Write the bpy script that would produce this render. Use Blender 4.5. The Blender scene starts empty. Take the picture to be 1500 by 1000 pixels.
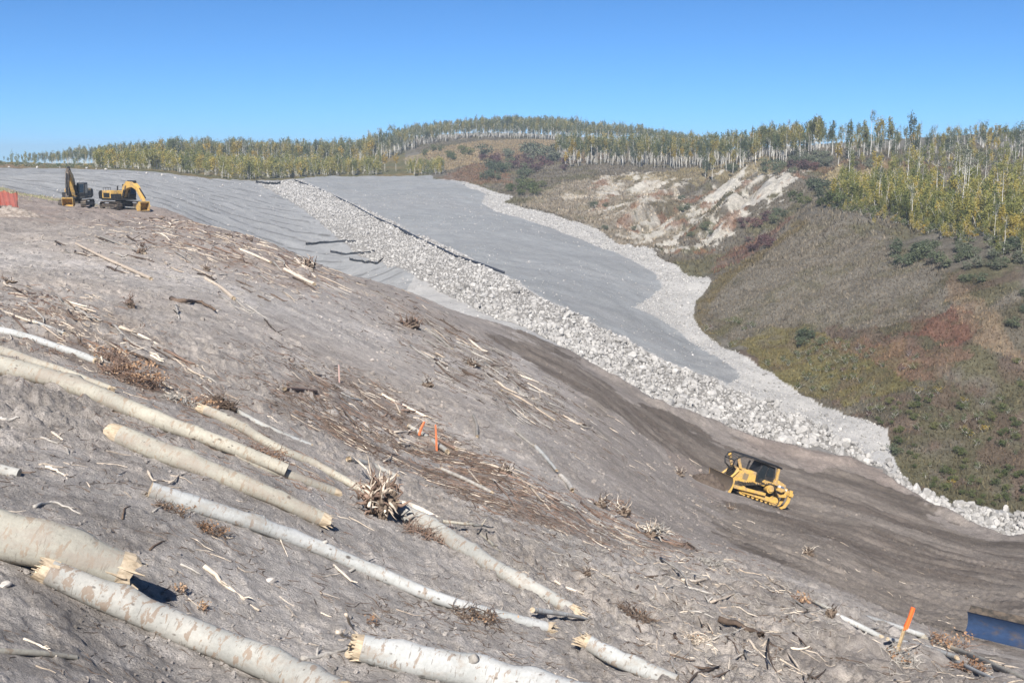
import bpy, math, random
import numpy as np
from mathutils import Vector, Matrix, Quaternion

R = math.radians
random.seed(7)
rng = np.random.default_rng(11)
scene = bpy.context.scene
COL = scene.collection

# ------------------------------------------------------------------ camera
F = 1608.0                      # focal length in pixels of the 1500 px wide photograph
PITCH = R(9.2)
cam_d = bpy.data.cameras.new('camera')
cam = bpy.data.objects.new('camera', cam_d)
COL.objects.link(cam)
cam.location = (0, 0, 0)
cam.rotation_euler = (R(90) - PITCH, 0, 0)
cam_d.sensor_width = 36
cam_d.lens = F / 1500 * 36
cam_d.clip_start = 0.3
cam_d.clip_end = 9000
scene.camera = cam

# ------------------------------------------------------------------ sky and sun
SUN_EL, SUN_AZ = R(42), R(187)          # azimuth clockwise from +Y (view direction)
world = bpy.data.worlds.new('World')
scene.world = world
world.use_nodes = True
nt = world.node_tree
nt.nodes.clear()
sky = nt.nodes.new('ShaderNodeTexSky')
sky.sky_type = 'NISHITA'
sky.sun_disc = False
sky.sun_elevation = SUN_EL
sky.sun_rotation = SUN_AZ
sky.altitude = 700
sky.air_density = 0.5
sky.dust_density = 0.0
sky.ozone_density = 7.0
bg = nt.nodes.new('ShaderNodeBackground')
bg.inputs['Strength'].default_value = 0.071
wo = nt.nodes.new('ShaderNodeOutputWorld')
tn = nt.nodes.new('ShaderNodeVectorMath'); tn.operation = 'MULTIPLY'
tn.inputs[1].default_value = (.62, .99, 1.12)
nt.links.new(sky.outputs[0], tn.inputs[0])
nt.links.new(tn.outputs[0], bg.inputs[0])
nt.links.new(bg.outputs[0], wo.inputs[0])
sun_d = bpy.data.lights.new('sun', 'SUN')
sun_d.energy = 5.0
sun_d.angle = R(0.5)
sun_d.color = (1.0, 0.935, 0.85)
sun = bpy.data.objects.new('sun', sun_d)
COL.objects.link(sun)
sd = Vector((math.sin(SUN_AZ) * math.cos(SUN_EL), math.cos(SUN_AZ) * math.cos(SUN_EL), math.sin(SUN_EL)))
sun.rotation_euler = (-sd).to_track_quat('-Z', 'Y').to_euler()
sun.location = sd * 100
scene.view_settings.view_transform = 'Standard'
scene.view_settings.look = 'None'
scene.view_settings.exposure = 0.80
scene.view_settings.gamma = 1
scene.cycles.max_bounces = 5
scene.cycles.transparent_max_bounces = 6

# ------------------------------------------------------------------ noise
def _h(ix, iy, s):
    n = (ix.astype(np.int64) * 374761393 + iy.astype(np.int64) * 668265263 + s * 974634777) & 0xFFFFFFFF
    n = ((n ^ (n >> 13)) * 1274126177) & 0xFFFFFFFF
    n = (n ^ (n >> 16)) & 0xFFFFFFFF
    return n.astype(np.float64) / 4294967295.0

def vnoise(x, y, s=0):
    x = np.asarray(x, float); y = np.asarray(y, float)
    ix = np.floor(x); iy = np.floor(y)
    fx = x - ix; fy = y - iy
    fx = fx * fx * (3 - 2 * fx); fy = fy * fy * (3 - 2 * fy)
    a = _h(ix, iy, s); b = _h(ix + 1, iy, s); c = _h(ix, iy + 1, s); d = _h(ix + 1, iy + 1, s)
    return (a * (1 - fx) + b * fx) * (1 - fy) + (c * (1 - fx) + d * fx) * fy * 1.0

def fbm(x, y, s=0, o=4, g=.5):
    t = 0; a = 1; n = 0
    for k in range(o):
        ca, sa = math.cos(k * 1.3 + .5), math.sin(k * 1.3 + .5)
        t = t + a * vnoise(x * ca - y * sa, x * sa + y * ca, s + k * 17); n += a
        a *= g; x = x * 2.03; y = y * 2.03
    return t / n

def sm(e0, e1, x):
    t = np.clip((x - e0) / (e1 - e0), 0, 1)
    return t * t * (3 - 2 * t)

# ------------------------------------------------------------------ survey points of the ground: (u, v) seen in the photo and metres ahead
SP = [
 (0,1000,6.5),(0,790,9.5),(0,660,12.8),(0,540,18),(0,430,32),(0,350,75),(20,305,100),(0,275,165),(0,262,195),(0,247,270),(0,240,420),(0,237,600),
 (110,302,140),(110,262,215),(110,249,290),(100,240,600),
 (250,1000,8.2),(250,800,11),(250,640,16.5),(250,520,26),(250,430,45),(250,370,72),(215,318,118),(190,307,138),(240,303,146),
 (250,297,205),(250,270,245),(250,255,300),(300,247,430),(300,239,560),
 (400,1000,9),(400,800,12.5),(400,650,19),(400,550,29),(400,450,52),(400,385,85),(400,358,105),(400,343,215),(400,310,245),(400,280,310),(400,268,345),(420,255,400),
 (500,400,95),(500,388,200),(500,340,230),(500,300,290),(500,262,385),(500,236,540),
 (600,1000,9.8),(600,870,13),(600,750,19),(600,650,32),(600,580,42),(600,500,66),(600,431,106),(600,420,158),(600,380,185),(600,330,235),(600,290,310),(600,258,395),
 (750,1000,10.8),(750,870,14.5),(750,780,21),(750,700,30),(750,620,46),(750,560,66),(750,510,90),(750,480,108),(750,467,135),(750,430,150),(750,380,190),(750,330,245),(755,303,310),(742,287,335),
 (900,1000,12),(900,900,17),(900,800,27),(900,720,42),(900,650,62),(900,590,88),(900,563,104),(900,545,117),(900,500,135),(900,440,165),(900,390,205),(900,352,245),(900,330,275),(900,290,320),(900,265,355),(900,246,390),
 (1050,1000,14),(1050,900,21),(1050,830,29),(1050,780,48),(1050,730,70),(1050,690,88),(1050,640,102),(1050,600,118),(1050,560,128),(1050,510,153),(1022,468,170),(1042,415,193),(1100,400,188),(1100,350,235),(1050,330,262),(1000,300,310),(1000,262,360),(1000,246,395),
 (1200,1000,16),(1200,900,24),(1200,860,34),(1200,800,58),(1200,740,80),(1200,690,100),(1200,670,107),(1200,615,120),(1200,590,130),(1200,500,145),(1200,430,163),(1200,350,195),(1200,310,212),(1200,270,260),(1200,240,310),(1200,226,345),
 (1350,1000,19),(1350,950,26),(1350,900,45),(1350,830,66),(1350,770,85),(1350,735,98),(1350,715,105),(1350,650,113),(1350,560,125),(1350,470,140),(1350,390,158),(1350,330,185),(1350,270,240),(1350,231,310),
 (1500,1000,21),(1500,960,34),(1500,900,50),(1500,840,68),(1500,790,88),(1500,757,100),(1500,690,107),(1500,600,116),(1500,500,128),(1500,400,142),(1500,330,165),(1500,260,230),(1500,222,300),
 (640,246,440),(600,232,500),(730,206,545),(730,199,600),(680,222,480),(800,211,530),(690,262,372),(760,255,385),(780,275,345),(850,243,410),(900,236,440),(850,205,600),(930,211,590),(500,215,640),(560,212,600),
 (400,232,620),(1000,232,450),(1000,222,600),(1100,243,360),(1100,232,400),(1200,218,420),(1350,222,380),(1500,215,380),
]
# ground hidden behind the near crest: (u, metres ahead, rise over run)
HP = [(250,172,-.056),(330,180,-.078),(400,150,-.105),(480,135,-.13),(500,160,-.125),(600,124,-.136),(680,128,-.145),(350,120,-.066),(150,185,-.03)]
for u in (0, 375, 750, 1125, 1500):
    HP.append((u, 3.0, -.62 - .03 * (u > 700)))

def ray(u, v):
    dx = (u - 750) / F; dy = (500 - v) / F
    return np.array([dx, math.cos(PITCH) + dy * math.sin(PITCH), -math.sin(PITCH) + dy * math.cos(PITCH)])

SA = 3.0
P = []; W = []
for u, v, y in SP:
    d = ray(u, v); p = d * (y / d[1]); r = math.hypot(p[0], p[1])
    P.append((SA * math.atan2(p[0], p[1]), math.log(r))); W.append(p[2] / r)
for u, y, w in HP:
    x = (u - 750) / F * y; r = math.hypot(x, y)
    P.append((SA * math.atan2(x, y), math.log(r))); W.append(w)
P = np.array(P); W = np.array(W)
def tpk(d2): return np.where(d2 > 0, d2 * np.log(np.maximum(d2, 1e-12)), 0)
n = len(P)
K = tpk(((P[:, None] - P[None]) ** 2).sum(-1)) + np.eye(n) * 2e-3
Q = np.c_[np.ones(n), P]
sol = np.linalg.solve(np.block([[K, Q], [Q.T, np.zeros((3, 3))]]), np.r_[W, 0, 0, 0])
AM = R(27); NA, NL = 260, 560
L0, L1 = math.log(2.5), math.log(640)
ga = np.linspace(-AM, AM, NA); gl = np.linspace(L0, L1, NL)
GA, GL = np.meshgrid(ga * SA, gl, indexing='ij')
G = np.zeros(GA.size); fa = GA.ravel(); fl = GL.ravel()
for i in range(n):
    G += sol[i] * tpk((fa - P[i, 0]) ** 2 + (fl - P[i, 1]) ** 2)
G += sol[n] + sol[n + 1] * fa + sol[n + 2] * fl
G = G.reshape(NA, NL)

def zbase(x, y):
    x = np.asarray(x, float); y = np.asarray(y, float)
    r = np.hypot(x, y); a = np.arctan2(x, y)
    ac = np.clip(a, -AM, AM)
    fi = (ac + AM) / (2 * AM) * (NA - 1); l = np.clip(np.log(np.maximum(r, 1e-3)), L0, L1)
    fj = (l - L0) / (L1 - L0) * (NL - 1)
    i = np.clip(fi.astype(int), 0, NA - 2); j = np.clip(fj.astype(int), 0, NL - 2)
    fi = fi - i; fj = fj - j
    w = (G[i, j] * (1 - fi) + G[i + 1, j] * fi) * (1 - fj) + (G[i, j + 1] * (1 - fi) + G[i + 1, j + 1] * fi) * fj
    z = w * np.clip(r, math.exp(L0), math.exp(L1))
    k = sm(R(45), R(110), np.abs(a))                      # behind the camera the hillside just carries on
    zb = -2.0 - .04 * np.minimum(r, 100)
    return z * (1 - k) + zb * k

# ------------------------------------------------------------------ the parked bulldozer stands on a level cut in the slope
DOZ_P = None
DOZ_F = Vector((-.90, -.26, .0)).normalized()

# boundary of the bare soil (u, metres ahead of its far edge)
SOILB = [(-200,165),(0,165),(60,160),(110,158),(170,155),(230,152),(260,150),(300,146),(350,132),(400,122),(450,112),(500,106),(560,108),(620,112),(680,113),(740,114),(800,114),(850,113),(900,109),(960,106.5),(1030,108),(1075,109),(1140,110),(1200,109),(1260,108),(1310,106.5),(1370,100),(1440,94),(1500,90.5),(1700,84)]
_su = np.array([math.atan((u - 750) / F) for u, _ in SOILB]); _sy = np.array([y for _, y in SOILB])
def soil_edge(x, y):
    "signed metres inside the bare soil (positive = soil)"
    a = np.arctan2(x, y)
    wob = (fbm(x / 3.1, y / 3.1, 5, 4) - .5) * 4.0
    return np.interp(a, _su, _sy) + wob - y

def zmid(x, y):
    "ground without the fine clods"
    z = zbase(x, y)
    r = np.hypot(x, y)
    far = sm(25, 120, r)
    z = z + (fbm(x / 6, y / 6, 3, 3) - .5) * (.25 + .7 * far) * sm(4, 20, r)
    # spoil windrow along the far edge of the bench
    e = soil_edge(x, y); a = np.arctan2(x, y)
    on = sm(R(2.5), R(6), a)
    z = z + on * .6 * np.exp(-((e - 1.6) / 1.5) ** 2) * (.55 + .8 * fbm(x / 2.2, y / 2.2, 9, 3))
    # gullies down the right hill
    rh = sm(R(3), R(7), a) * sm(215, 245, y) * (1 - sm(345, 375, y))
    ac_ = x * .89 - y * .45 + (fbm(x / 14, y / 14, 24, 3) - .5) * 7; al_ = x * .45 + y * .89
    g = np.abs(vnoise(ac_ / 10, al_ / 70, 21) - .5) * 2
    g2 = np.abs(fbm(ac_ / 3.6, al_ / 26, 22, 3) - .5) * 2
    z = z + rh * ((g - .4) * 4.6 + (g2 - .3) * 2.8)
    hill = sm(R(6), R(10), a) * (1 - sm(215, 245, y)) * sm(112, 125, y)
    z = z + hill * (fbm(x / 9, y / 9, 31, 4) - .5) * 2.2
    return z

def first_hit(u, v, zf):
    d = ray(u, v); t = np.exp(np.linspace(math.log(3), math.log(700), 6000))
    i = int(np.argmax(d[2] * t - zf(d[0] * t, d[1] * t) < 0)); return d[:2] * t[i]
def doz_frame():
    global DOZ_P
    DOZ_P = first_hit(1096, 729, zmid)
    q = DOZ_P; f = np.array(DOZ_F[:2])
    a = q + f * 2; b = q - f * 2
    l = np.array([-f[1], f[0]])
    zc = float(zmid(q[0], q[1]))
    fv = Vector((float(f[0]), float(f[1]), .40)).normalized()
    sv = Vector((float(l[0]), float(l[1]), .06)).normalized()
    nv = fv.cross(sv).normalized(); sv = nv.cross(fv).normalized()
    return Vector((q[0], q[1], zc)), fv, sv, nv
DZ = doz_frame()

def zsoft(x, y):
    z = zmid(x, y)
    o, fv, sv, nv = DZ
    dx = x - o.x; dy = y - o.y
    pl = o.z - (nv.x * dx + nv.y * dy) / nv.z
    d = np.hypot(dx, dy)
    k = 1 - sm(3.0, 9.0, d)
    return z * (1 - k) + pl * k

def hit(u, v, lift=0.0, zf=None):
    "first point where the line of sight meets the ground raised by lift"
    zf = zf or zsoft
    d = ray(u, v)
    t = np.exp(np.linspace(math.log(3), math.log(700), 1500))
    f = d[2] * t - zf(d[0] * t, d[1] * t) - lift
    i = np.argmax(f < 0)
    if f[i] >= 0: i = len(t) - 1
    lo, hi = t[max(i - 1, 0)], t[i]
    for _ in range(14):
        m = (lo + hi) / 2
        if d[2] * m - float(zf(d[0] * m, d[1] * m)) - lift < 0: hi = m
        else: lo = m
    return Vector((d * hi).tolist())

def ground(u, y):
    "ground point in the direction of column u, y metres ahead"
    x = (u - 750) / F * y
    return Vector((x, y, float(zsoft(x, y))))

def poly_xy(pts):
    out = []
    for p in pts:
        if len(p) == 3: out.append(((p[0] - 750) / F * p[2], p[2]))
        else:
            h = hit(p[0], p[1]); out.append((h.x, h.y))
    return np.array(out)

def inside(x, y, poly):
    x = np.asarray(x); y = np.asarray(y); c = np.zeros(x.shape, bool)
    n = len(poly); j = n - 1
    for i in range(n):
        xi, yi = poly[i]; xj, yj = poly[j]
        if yi != yj:
            m = ((yi > y) != (yj > y)) & (x < (xj - xi) * (y - yi) / (yj - yi) + xi)
            c ^= m
        j = i
    return c

# ------------------------------------------------------------------ object helpers
def new_mesh(name, V, Fc, mat=None, parent=None, smooth=False, cols=None, sharp=None):
    me = bpy.data.meshes.new(name)
    V = np.asarray(V, dtype=np.float32)
    if isinstance(Fc, np.ndarray):
        nf, k = Fc.shape
        me.vertices.add(len(V)); me.vertices.foreach_set('co', V.ravel())
        me.loops.add(nf * k); me.loops.foreach_set('vertex_index', Fc.astype(np.int32).ravel())
        me.polygons.add(nf)
        me.polygons.foreach_set('loop_start', np.arange(0, nf * k, k, dtype=np.int32))
        me.polygons.foreach_set('loop_total', np.full(nf, k, dtype=np.int32))
    else:
        me.from_pydata(V.tolist(), [], Fc)
    me.polygons.foreach_set('use_smooth', np.full(len(me.polygons), smooth))
    if cols is not None:
        ca = me.color_attributes.new('Col', 'FLOAT_COLOR', 'POINT')
        cc = np.ones((len(V), 4), np.float32); cc[:, :3] = cols
        ca.data.foreach_set('color', cc.ravel())
    me.update(calc_edges=True); me.validate()
    if mat: me.materials.append(mat)
    o = bpy.data.objects.new(name, me)
    COL.objects.link(o)
    if parent: o.parent = parent
    return o

def tag(o, label=None, cat=None, group=None, kind=None):
    if label: o['label'] = label
    if cat: o['category'] = cat
    if group: o['group'] = group
    if kind: o['kind'] = kind
    return o

def empty(name, loc, label, cat, group=None, M=None):
    o = bpy.data.objects.new(name, None); COL.objects.link(o)
    o.empty_display_size = .3
    if M is not None: o.matrix_world = M
    else: o.location = loc
    return tag(o, label, cat, group)

class MB:
    "collects primitive solids, then builds ONE mesh object"
    def __init__(s): s.v = []; s.f = []
    def add(s, V, Fc):
        b = len(s.v); s.v += [tuple(v) for v in V]; s.f += [tuple(i + b for i in f) for f in Fc]; return s
    def box(s, a, b, M=None, bev=.0):
        (x0, y0, z0), (x1, y1, z1) = a, b
        V = [(x0,y0,z0),(x1,y0,z0),(x1,y1,z0),(x0,y1,z0),(x0,y0,z1),(x1,y0,z1),(x1,y1,z1),(x0,y1,z1)]
        if M: V = [tuple(M @ Vector(p)) for p in V]
        return s.add(V, [(0,3,2,1),(4,5,6,7),(0,1,5,4),(1,2,6,5),(2,3,7,6),(3,0,4,7)])
    def prism(s, pts, y0, y1):
        "profile in x,z extruded along y"
        n = len(pts)
        V = [(x, y0, z) for x, z in pts] + [(x, y1, z) for x, z in pts]
        Fc = [tuple(range(n)), tuple(range(2 * n - 1, n - 1, -1))]
        Fc += [(i, i + n, (i + 1) % n + n, (i + 1) % n) for i in range(n)]
        return s.add(V, Fc)
    def tube(s, pts, rad, n=8, caps=True, jit=0):
        pts = [Vector(p) for p in pts]
        if not hasattr(rad, '__len__'): rad = [rad] * len(pts)
        b = len(s.v); up = Vector((0, 0, 1))
        for i, p in enumerate(pts):
            t = (pts[min(i + 1, len(pts) - 1)] - pts[max(i - 1, 0)]).normalized()
            if abs(t.dot(up)) > .95: up = Vector((1, 0, 0))
            e = t.cross(up).normalized(); g = e.cross(t)
            for k in range(n):
                w = 2 * math.pi * k / n; rr = rad[i] * (1 + (random.uniform(-jit, jit) if jit else 0))
                s.v.append(tuple(p + (e * math.cos(w) + g * math.sin(w)) * rr))
        for i in range(len(pts) - 1):
            for k in range(n):
                a = b + i * n + k; c = b + i * n + (k + 1) % n
                s.f.append((a, c, c + n, a + n))
        if caps:
            s.f.append(tuple(b + k for k in range(n - 1, -1, -1)))
            e0 = b + (len(pts) - 1) * n
            s.f.append(tuple(e0 + k for k in range(n)))
        return s
    def build(s, name, mat, parent=None, smooth=False, bevel=0):
        o = new_mesh(name, s.v, s.f, mat, parent, smooth)
        if bevel:
            m = o.modifiers.new('bevel', 'BEVEL'); m.width = bevel; m.segments = 2; m.limit_method = 'ANGLE'
        return o

# ------------------------------------------------------------------ materials
def nodes(name):
    m = bpy.data.materials.new(name); m.use_nodes = True
    t = m.node_tree; b = t.nodes['Principled BSDF']
    b.inputs['Specular IOR Level'].default_value = .25
    return m, t, b
def N(t, kind, **kw):
    n = t.nodes.new(kind)
    for k, v in kw.items():
        if k in n.inputs: n.inputs[k].default_value = v
        else: setattr(n, k, v)
    return n
def ramp(t, fac, stops):
    r = t.nodes.new('ShaderNodeValToRGB')
    e = r.color_ramp.elements
    while len(e) < len(stops): e.new(.5)
    for i, (p, c) in enumerate(stops):
        e[i].position = p
        e[i].color = (*c, 1) if hasattr(c, '__len__') else (c, c, c, 1)
    t.links.new(fac, r.inputs[0]); return r.outputs[0]
def mul(t, a, b, fac=1, mode='MULTIPLY'):
    m = t.nodes.new('ShaderNodeMix'); m.data_type = 'RGBA'; m.blend_type = mode
    for s, v in ((0, fac), (6, a), (7, b)):
        if hasattr(v, 'is_linked'): t.links.new(v, m.inputs[s])
        elif s == 0: m.inputs[0].default_value = v
        else: m.inputs[s].default_value = (*v, 1)
    return m.outputs[2]
def coords(t, scale=(1, 1, 1), src='Object'):
    c = t.nodes.new('ShaderNodeTexCoord'); m = t.nodes.new('ShaderNodeMapping')
    m.inputs['Scale'].default_value = scale
    t.links.new(c.outputs[src], m.inputs[0]); return m.outputs[0]
def noise(t, vec, scale, detail=6, rough=.6, dist=0):
    n = N(t, 'ShaderNodeTexNoise', Scale=scale, Detail=detail, Roughness=rough, Distortion=dist)
    t.links.new(vec, n.inputs['Vector']); return n.outputs['Fac']
def bump(t, b, h, strength, dist):
    n = N(t, 'ShaderNodeBump', Strength=strength, Distance=dist)
    t.links.new(h, n.inputs['Height']); t.links.new(n.outputs[0], b.inputs['Normal']); return n

def ground_mat(name, layers, bscale, bdist, var=.25, speck=None):
    "vertex albedo times mottling, with a bump; layers = noise scales per metre"
    m, t, b = nodes(name)
    at = N(t, 'ShaderNodeAttribute', attribute_name='Col')
    co = coords(t); c = at.outputs['Color']
    for s in layers:
        nz = noise(t, co, s, 5, .65)
        c = mul(t, c, ramp(t, nz, [(.28, 1 - var), (.5, 1.0), (.72, 1 + var)]))
    if speck:
        v = N(t, 'ShaderNodeTexVoronoi', Scale=speck[0]); t.links.new(co, v.inputs['Vector'])
        c = mul(t, c, ramp(t, v.outputs['Distance'], [(.0, speck[1]), (.16, speck[1]), (.24, 1.0)]))
    t.links.new(c, b.inputs['Base Color'])
    b.inputs['Roughness'].default_value = .95
    b.inputs['Specular IOR Level'].default_value = .12
    h = noise(t, co, bscale, 8, .7)
    bump(t, b, h, 1.0, bdist)
    return m

def plain(name, col, rough=.6, metal=0, dirt=0, dcol=(.16, .12, .09), dscale=1.5, spec=.3, bmp=0):
    m, t, b = nodes(name)
    b.inputs['Roughness'].default_value = rough; b.inputs['Metallic'].default_value = metal
    b.inputs['Specular IOR Level'].default_value = spec
    if dirt:
        co = coords(t)
        nz = noise(t, co, dscale, 8, .7)
        c = mul(t, col, dcol, ramp(t, nz, [(.62 - dirt * .35, 0.0), (.72 - dirt * .2, .85)]), 'MIX')
        c = mul(t, c, ramp(t, noise(t, co, dscale * 5, 4), [(.3, .82), (.7, 1.15)]))
        t.links.new(c, b.inputs['Base Color'])
        if bmp: bump(t, b, nz, .6, bmp)
    else:
        b.inputs['Base Color'].default_value = (*col, 1)
    return m
# ------------------------------------------------------------------ zones of the ground
RIPRAP = poly_xy([(372,267),(440,264),(520,300),(600,341),(720,397),(800,441),(880,481),(960,521),(1060,566),(1130,591),(1200,626),(1290,682),(1330,714),(1420,738),(1520,762),
                  (1520,100.0,88),(1500,0,90),(1440,0,93.5),(1370,0,99),(1310,0,106),(1200,0,108),(1140,0,109.5),(1075,0,108.5),(1030,0,107),(960,0,106),(900,0,108.5),(850,0,112),(800,503,121),(740,470),(640,424),(560,384),(480,335),(420,291)])
FILL = poly_xy([(425,262),(500,254),(560,252),(632,252),(634,262),(712,284),(706,297),(732,311),(820,339),(900,369),(957,398),(970,420),(928,450),(1000,489),(1062,530),(1085,551),(1065,564),(960,519),(880,479),(800,439),(720,394),(600,338),(520,297),(440,262)])
HILLR = poly_xy([(632,252),(634,262),(700,272),(752,288),(738,297),(765,305),(870,335),(960,370),(1042,410),(1020,440),(1015,465),(1060,510),(1150,560),(1200,592),(1300,628),(1305,660),(1330,708),(1400,738),(1500,753)]).tolist()
HILLR = np.array(HILLR + [(90, 70), (400, 100), (900, 400), (900, 900), (-200, 900), (-300, 700), (-60, 620), (-45, 470)])
GREYTOP = [(-300,300),(0,275),(60,285),(130,295),(250,305),(310,312),(345,330),(380,345),(430,372),(500,400),(560,405),(632,400)]
_gu = np.array([math.atan((u - 750) / F) for u, _ in GREYTOP]); _gy = np.array([y for _, y in GREYTOP])

def pblob(u, v, ru, rv, wgt=1.0, rot=0):
    return (u, v, ru, rv, wgt, rot)
def uv_of(x, y, z):
    "direction of a ground point, in the photograph's own angles (used to look the survey up)"
    cp, sp = math.cos(PITCH), math.sin(PITCH)
    d = np.maximum(y * cp - z * sp, .1)
    return 750 + F * x / d, 500 - F * (y * sp + z * cp) / d

class Patch:
    "ground patch with a world outline, soft edged by noise"
    def __init__(s, pts): s.p = poly_xy(pts)
    def __call__(s, x, y): return inside(x, y, s.p)

def patch(pts, x, y, jit=3.0, sc=4.0, seed=0):
    jx = (fbm(x / sc, y / sc, 100 + seed, 4) - .5) * jit * 2
    jy = (fbm(x / sc, y / sc, 140 + seed, 4) - .5) * jit * 2
    return inside(x + jx, y + jy, poly_xy(pts))

# angular / radial samples: fine where the photograph looks, coarse elsewhere
ain = np.linspace(R(-26.5), R(26.5), 860)
aout = R(26.5) + (np.linspace(0, 1, 60)[1:] ** 1.6) * (math.pi - R(26.5))
ang = np.r_[-aout[::-1], ain, aout][1:]
rad = np.r_[np.exp(np.linspace(math.log(.6), math.log(5.5), 60))[:-1], np.exp(np.linspace(math.log(5.5), math.log(700), 1080)), np.exp(np.linspace(math.log(720), math.log(2600), 24))]
NAa, NRr = len(ang), len(rad)
AA, RR = np.meshgrid(ang, rad, indexing='ij')
X = RR * np.sin(AA); Y = RR * np.cos(AA)
Z = zsoft(X, Y)
E = soil_edge(X, Y)
soil = (E > 0) & (np.abs(AA) < R(60)) | (np.abs(AA) >= R(60))
soil &= (RR < 400)
hillr = inside(X, Y, HILLR) & ~soil
gtop = np.interp(AA, _gu, _gy)
woods = (~soil) & (~hillr) & ((Y > gtop + (fbm(X / 8, Y / 8, 4) - .5) * 10) | (RR > 640))
grav = (~soil) & (~hillr) & (~woods)
zone = np.where(soil, 0, np.where(grav, 1, np.where(hillr, 2, 3)))

# fine relief of the bare soil
near = 1 - sm(30, 130, RR)
def billow(x, y, s, o=3):
    return np.abs(fbm(x, y, s, o) * 2 - 1)
smooth_patch = sm(.42, .62, fbm(X / 7, Y / 7, 77, 3))
rough = .35 + .65 * (1 - smooth_patch)
d0 = (fbm(X / 1.1, Y / 1.1, 41, 3) - .5) * .16
d1 = (.5 - billow(X / .42, Y / .42, 42)) * .14
d2 = (.5 - billow(X / .16, Y / .16, 43)) * .085 * (1 - sm(18, 45, RR))
cl = sm(.60, .72, fbm(X / .13, Y / .13, 44, 2)) * .06 * (1 - sm(16, 40, RR))
cl2 = sm(.63, .72, fbm(X / .38, Y / .38, 45, 3)) * .09 * (1 - sm(30, 90, RR))
fine = (d0 + d1 + d2 + cl + cl2) * rough * sm(2, 5, RR)
uu, vv = uv_of(X, Y, Z)
BENCH = poly_xy([(690,462),(760,478),(850,540),(960,592),(1075,640),(1200,682),(1310,716),(1500,790),(1600,830),(1600,1000),(1480,985),(1330,905),(1180,850),(1100,770),(1040,700),(960,650),(880,610),(840,575),(760,520)])
jx = (fbm(X / 6, Y / 6, 61, 4) - .5) * 9; jy = (fbm(X / 6, Y / 6, 62, 4) - .5) * 9
bsoft = np.zeros(X.shape)
for k in range(6):
    q = .5 + .5 * k
    bsoft += inside(X + jx * q + (fbm(X / 1.5, Y / 1.5, 64 + k, 2) - .5) * 5, Y + jy * q, BENCH) / 6
bsoft *= soil
bench = bsoft > .5
# grouser ruts, running along the bench and swirling where the machine turned
sw = fbm(X / 20, Y / 20, 71, 2) * 7
across = X * .55 + Y * .83 + sw; along = X * .83 - Y * .55
ruts = np.abs(vnoise(across / .55, along / 14, 72) - .5) * 2
ruts2 = np.abs(vnoise(across / 1.9, along / 40, 73) - .5) * 2
grous = np.sin(along * 2 * math.pi / .42 + vnoise(X / 2, Y / 2, 74) * 5) * sm(.55, .75, vnoise(across / 1.3, along / 8, 75))
fine = fine + bsoft * ((ruts - .3) * .16 + (ruts2 - .4) * .16 + grous * .03 + (fbm(X / .8, Y / .8, 76, 3) - .5) * .22)
# rills down the middle of the slope
rill = np.abs(vnoise((X * .75 + Y * .66) / .9, (X * .66 - Y * .75) / 18, 81) - .5) * 2
fine = fine - (~bench) * soil * (1 - rill) ** 4 * .05 * sm(25, 50, RR)
rgh = (fbm(X / .55, Y / .55, 47, 3) - .5) * .28 * sm(30, 70, RR) * (~bench) * sm(.40, .62, fbm(X / 11, Y / 11, 46, 3))
fine = fine + rgh
# heaped soil of the front bank (lower right) and lumps left of the fence
BK = poly_xy([(960,860),(1040,825),(1130,850),(1230,890),(1400,955),(1500,995),(1500,1040),(1000,1040)])
bank = sum(inside(X + math.cos(k * .9) * (.4 + .35 * k), Y + math.sin(k * .9) * (.6 + .5 * k), BK) for k in range(12)) / 12.0
fine = fine + bank * (fbm(X / 1.0, Y / 1.0, 49, 5) - .45) * .85 * (1 - sm(30, 50, RR))
Z = Z + np.where(soil, fine, 0)
# gravel fill: terrace lines on the left part
flat_lines = grav & (X < -20)
Z = Z + np.where(grav, (fbm(X / 1.2, Y / 1.2, 51, 3) - .5) * .16, 0)
Z = Z + np.where(hillr | woods, (fbm(X / 2.1, Y / 2.1, 52, 4) - .5) * .9, 0)

# albedo of the ground
C = np.zeros(X.shape + (3,))
def put(mask, col, k=1.0):
    k = np.asarray(k) * mask
    C[...] = C * (1 - k[..., None]) + np.array(col) * k[..., None]
n1 = fbm(X / 9, Y / 9, 201, 5); n2 = fbm(X / 2.3, Y / 2.3, 202, 4); n3 = fbm(X / 25, Y / 25, 203, 4)
one = np.ones(X.shape, bool)
put(one, (.41, .385, .365))
put(soil, (.405, .368, .336), sm(.42, .68, n1) * .9)
put(soil, (.33, .307, .29), sm(.52, .72, n2) * .6)
put(soil, (.24, .215, .195), sm(.60, .70, fbm(X / .7, Y / .7, 209, 3)) * .45 * (1 - sm(30, 70, RR)))
put(soil, (.385, .34, .30), sm(.5, .7, n3) * .35)
put(soil & (Y > 60) & (X < 0), (.265, .238, .218), sm(55, 90, Y) * .9)
terr = soil & (Y > 88) & (X < -25)
put(terr, (.25, .215, .195), sm(88, 105, Y) * .9)
put(terr, (.25, .205, .18), sm(.5, .6, vnoise(X / 9, Y / 1.6, 205)) * .6)
put(soil, (.16, .138, .12), bsoft)
put(soil & (AA > R(2.2)), (.115, .098, .084), (1 - sm(9, 15, E)) * .92)
put(bench, (.225, .197, .172), .85 * sm(.45, .7, fbm(across / 4, along / 14, 206, 4)))
put(bench, (.115, .096, .082), sm(.52, .7, fbm(across / 2, along / 12, 207, 4)) * .8)
put(bench & (Y < 82), (.25, .222, .196), sm(.4, .6, fbm(X / 7, Y / 7, 208, 3)) * .7)
put(soil & ~bench, (.255, .228, .208), (.85 * sm(-5, 6, X + (n1 - .5) * 14) * sm(28, 42, Y + (n2 - .5) * 12)))
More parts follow.
